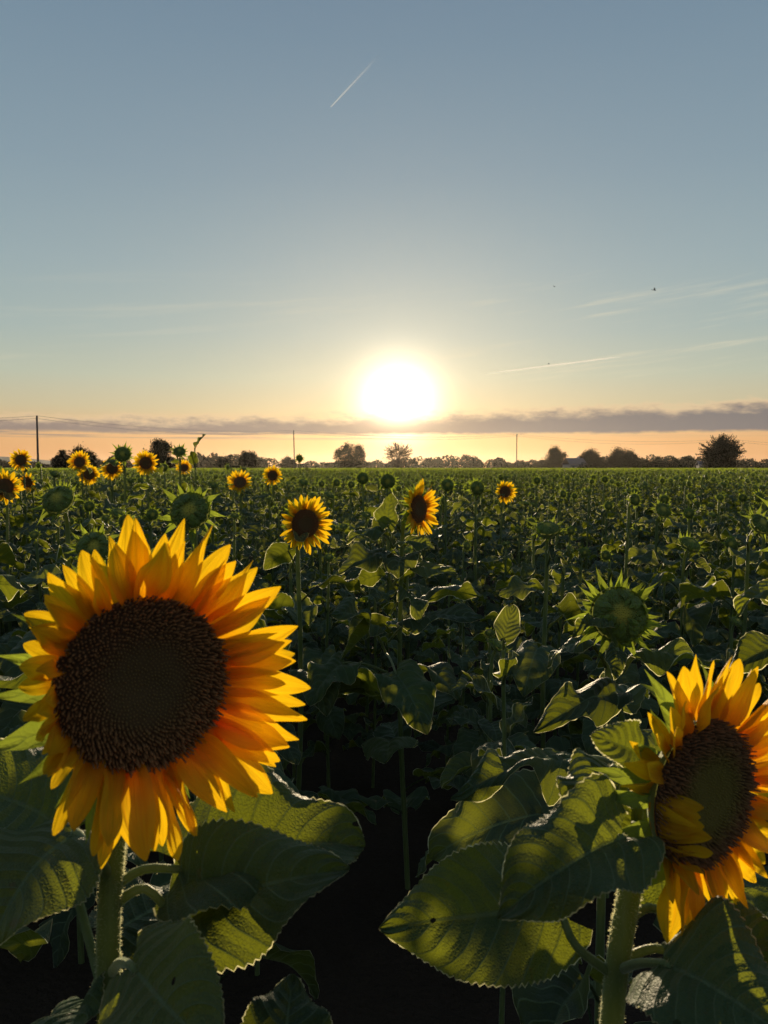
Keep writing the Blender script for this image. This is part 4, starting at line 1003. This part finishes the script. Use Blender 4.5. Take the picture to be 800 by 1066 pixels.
def wedge(r0, r1, dens, half, seed, holes=None):
    nr_ = np.random.default_rng(seed); A = half * (r1 * r1 - r0 * r0); k = int(A * dens)
    r = np.sqrt(nr_.uniform(r0 * r0, r1 * r1, k)); th = nr_.uniform(-half, half, k)
    return np.stack([r * np.sin(th), r * np.cos(th)], 1)
parts_ = []; nr = np.random.default_rng(44)
def run(tl, P, smin, smax):
    global parts_
    k = len(P); A = scatter(tl, P, nr.uniform(smin, smax, k), nr.normal(0, .5, k), nr.uniform(0, 1, k))
    off = sum(len(a[0]) for a in parts_)
    parts_ += [(V, F + off, U, T, Mi) for V, F, U, T, Mi in A]

# name the individual buds by the landmark they stand beside (rank, direction)
bpy.context.view_layer.update()
SHORT = {301: 'the large spiky green bud', 302: 'the fully open middle bloom', 303: 'the sideways bloom under the sun', 304: 'the lone small right-hand bloom',
         305: 'the small bloom above the fully open one', 306: 'the ragged half-open bloom', 308: 'the bloom before the dense dark tree', 312: 'the bloom by the tall dark pole', 314: 'the bloom cut by the left edge',
         315: 'the far left spiky bud', 319: 'the bud facing the sky', 322: 'the slender upward-facing bud', 326: 'the tall right-edge bud', 328: 'the bud above the spiky one',
         402: 'the low pale young plant', 401: 'the leafy shoot on the left'}
WORDS = ['right of', 'to the lower right of', 'below', 'to the lower left of', 'left of', 'to the upper left of', 'above', 'to the upper right of']
near_ = {}
for o, s in PLACED_IND:
    hz_ = [c for c in o.children if c.name.startswith('flower_head')]
    if not hz_: continue
    me = hz_[0]; bb = sum((Vector(c) for c in me.bound_box), Vector()) / 8
    hp_ = o.matrix_basis @ bb; px, py, dz = project(*hp_)
    if not (4 < px < 796 and py < 1060) or dz > 10: continue
    best = min(((math.hypot(px - a, py - b), k) for k, (a, b) in LM.items()), default=None)
    if best is None or best[0] > 130: continue
    a, b = LM[best[1]]; oc = int(round(math.degrees(math.atan2(py - b, px - a)) / 45)) % 8
    near_.setdefault((best[1], oc), []).append((best[0], o))
for (k, oc), l in near_.items():
    l.sort(key=lambda t: t[0])
    for i, (_, o) in enumerate(l[:3]):
        o['label'] = ['nearest', 'second', 'third'][i] + ' green bud ' + WORDS[oc] + ' ' + SHORT[k]
T2 = [lodplant(700 + i, 2) for i in range(8)]; T3 = [lodplant(720 + i, 3) for i in range(8)]; T4 = [lodplant(740 + i, 4) for i in range(6)]
T5 = [lodplant(760 + i, 2, 'bloom') for i in range(2)]
run(T2, np.array(extra), .92, 1.05) if extra else None
rmax = max(math.hypot(*c) for c in cands) if extra else LAST
rmax = 15.5
P = wedge(rmax, 38, 5.0, R(36), 1); run(T2, P, .80, 1.07)
# side strips near the camera
P = wedge(2.0, rmax, 4.2, R(62), 2); P = P[np.abs(P[:, 0]) > P[:, 1] * .56 + .62]; run(T2, P, .90, 1.02)
P = wedge(38, 110, 3.4, R(35), 3); run(T3, P, .84, 1.08)
P = wedge(110, 318, .75, R(34), 4); run(T4, P, .96, 1.06)
arr = tuple(np.concatenate([a[i] for a in parts_]) for i in range(5))
fo = struct(obj('sunflower_field', arr, [M['leaf'], M['stem'], M['budd'], M['bract'], M['petal']]), 'stuff')
print('INDIVIDUALS', nind, 'last at', LAST, 'extra', len(extra), 'stuff faces', len(arr[1]), 'objects', len(col.objects))
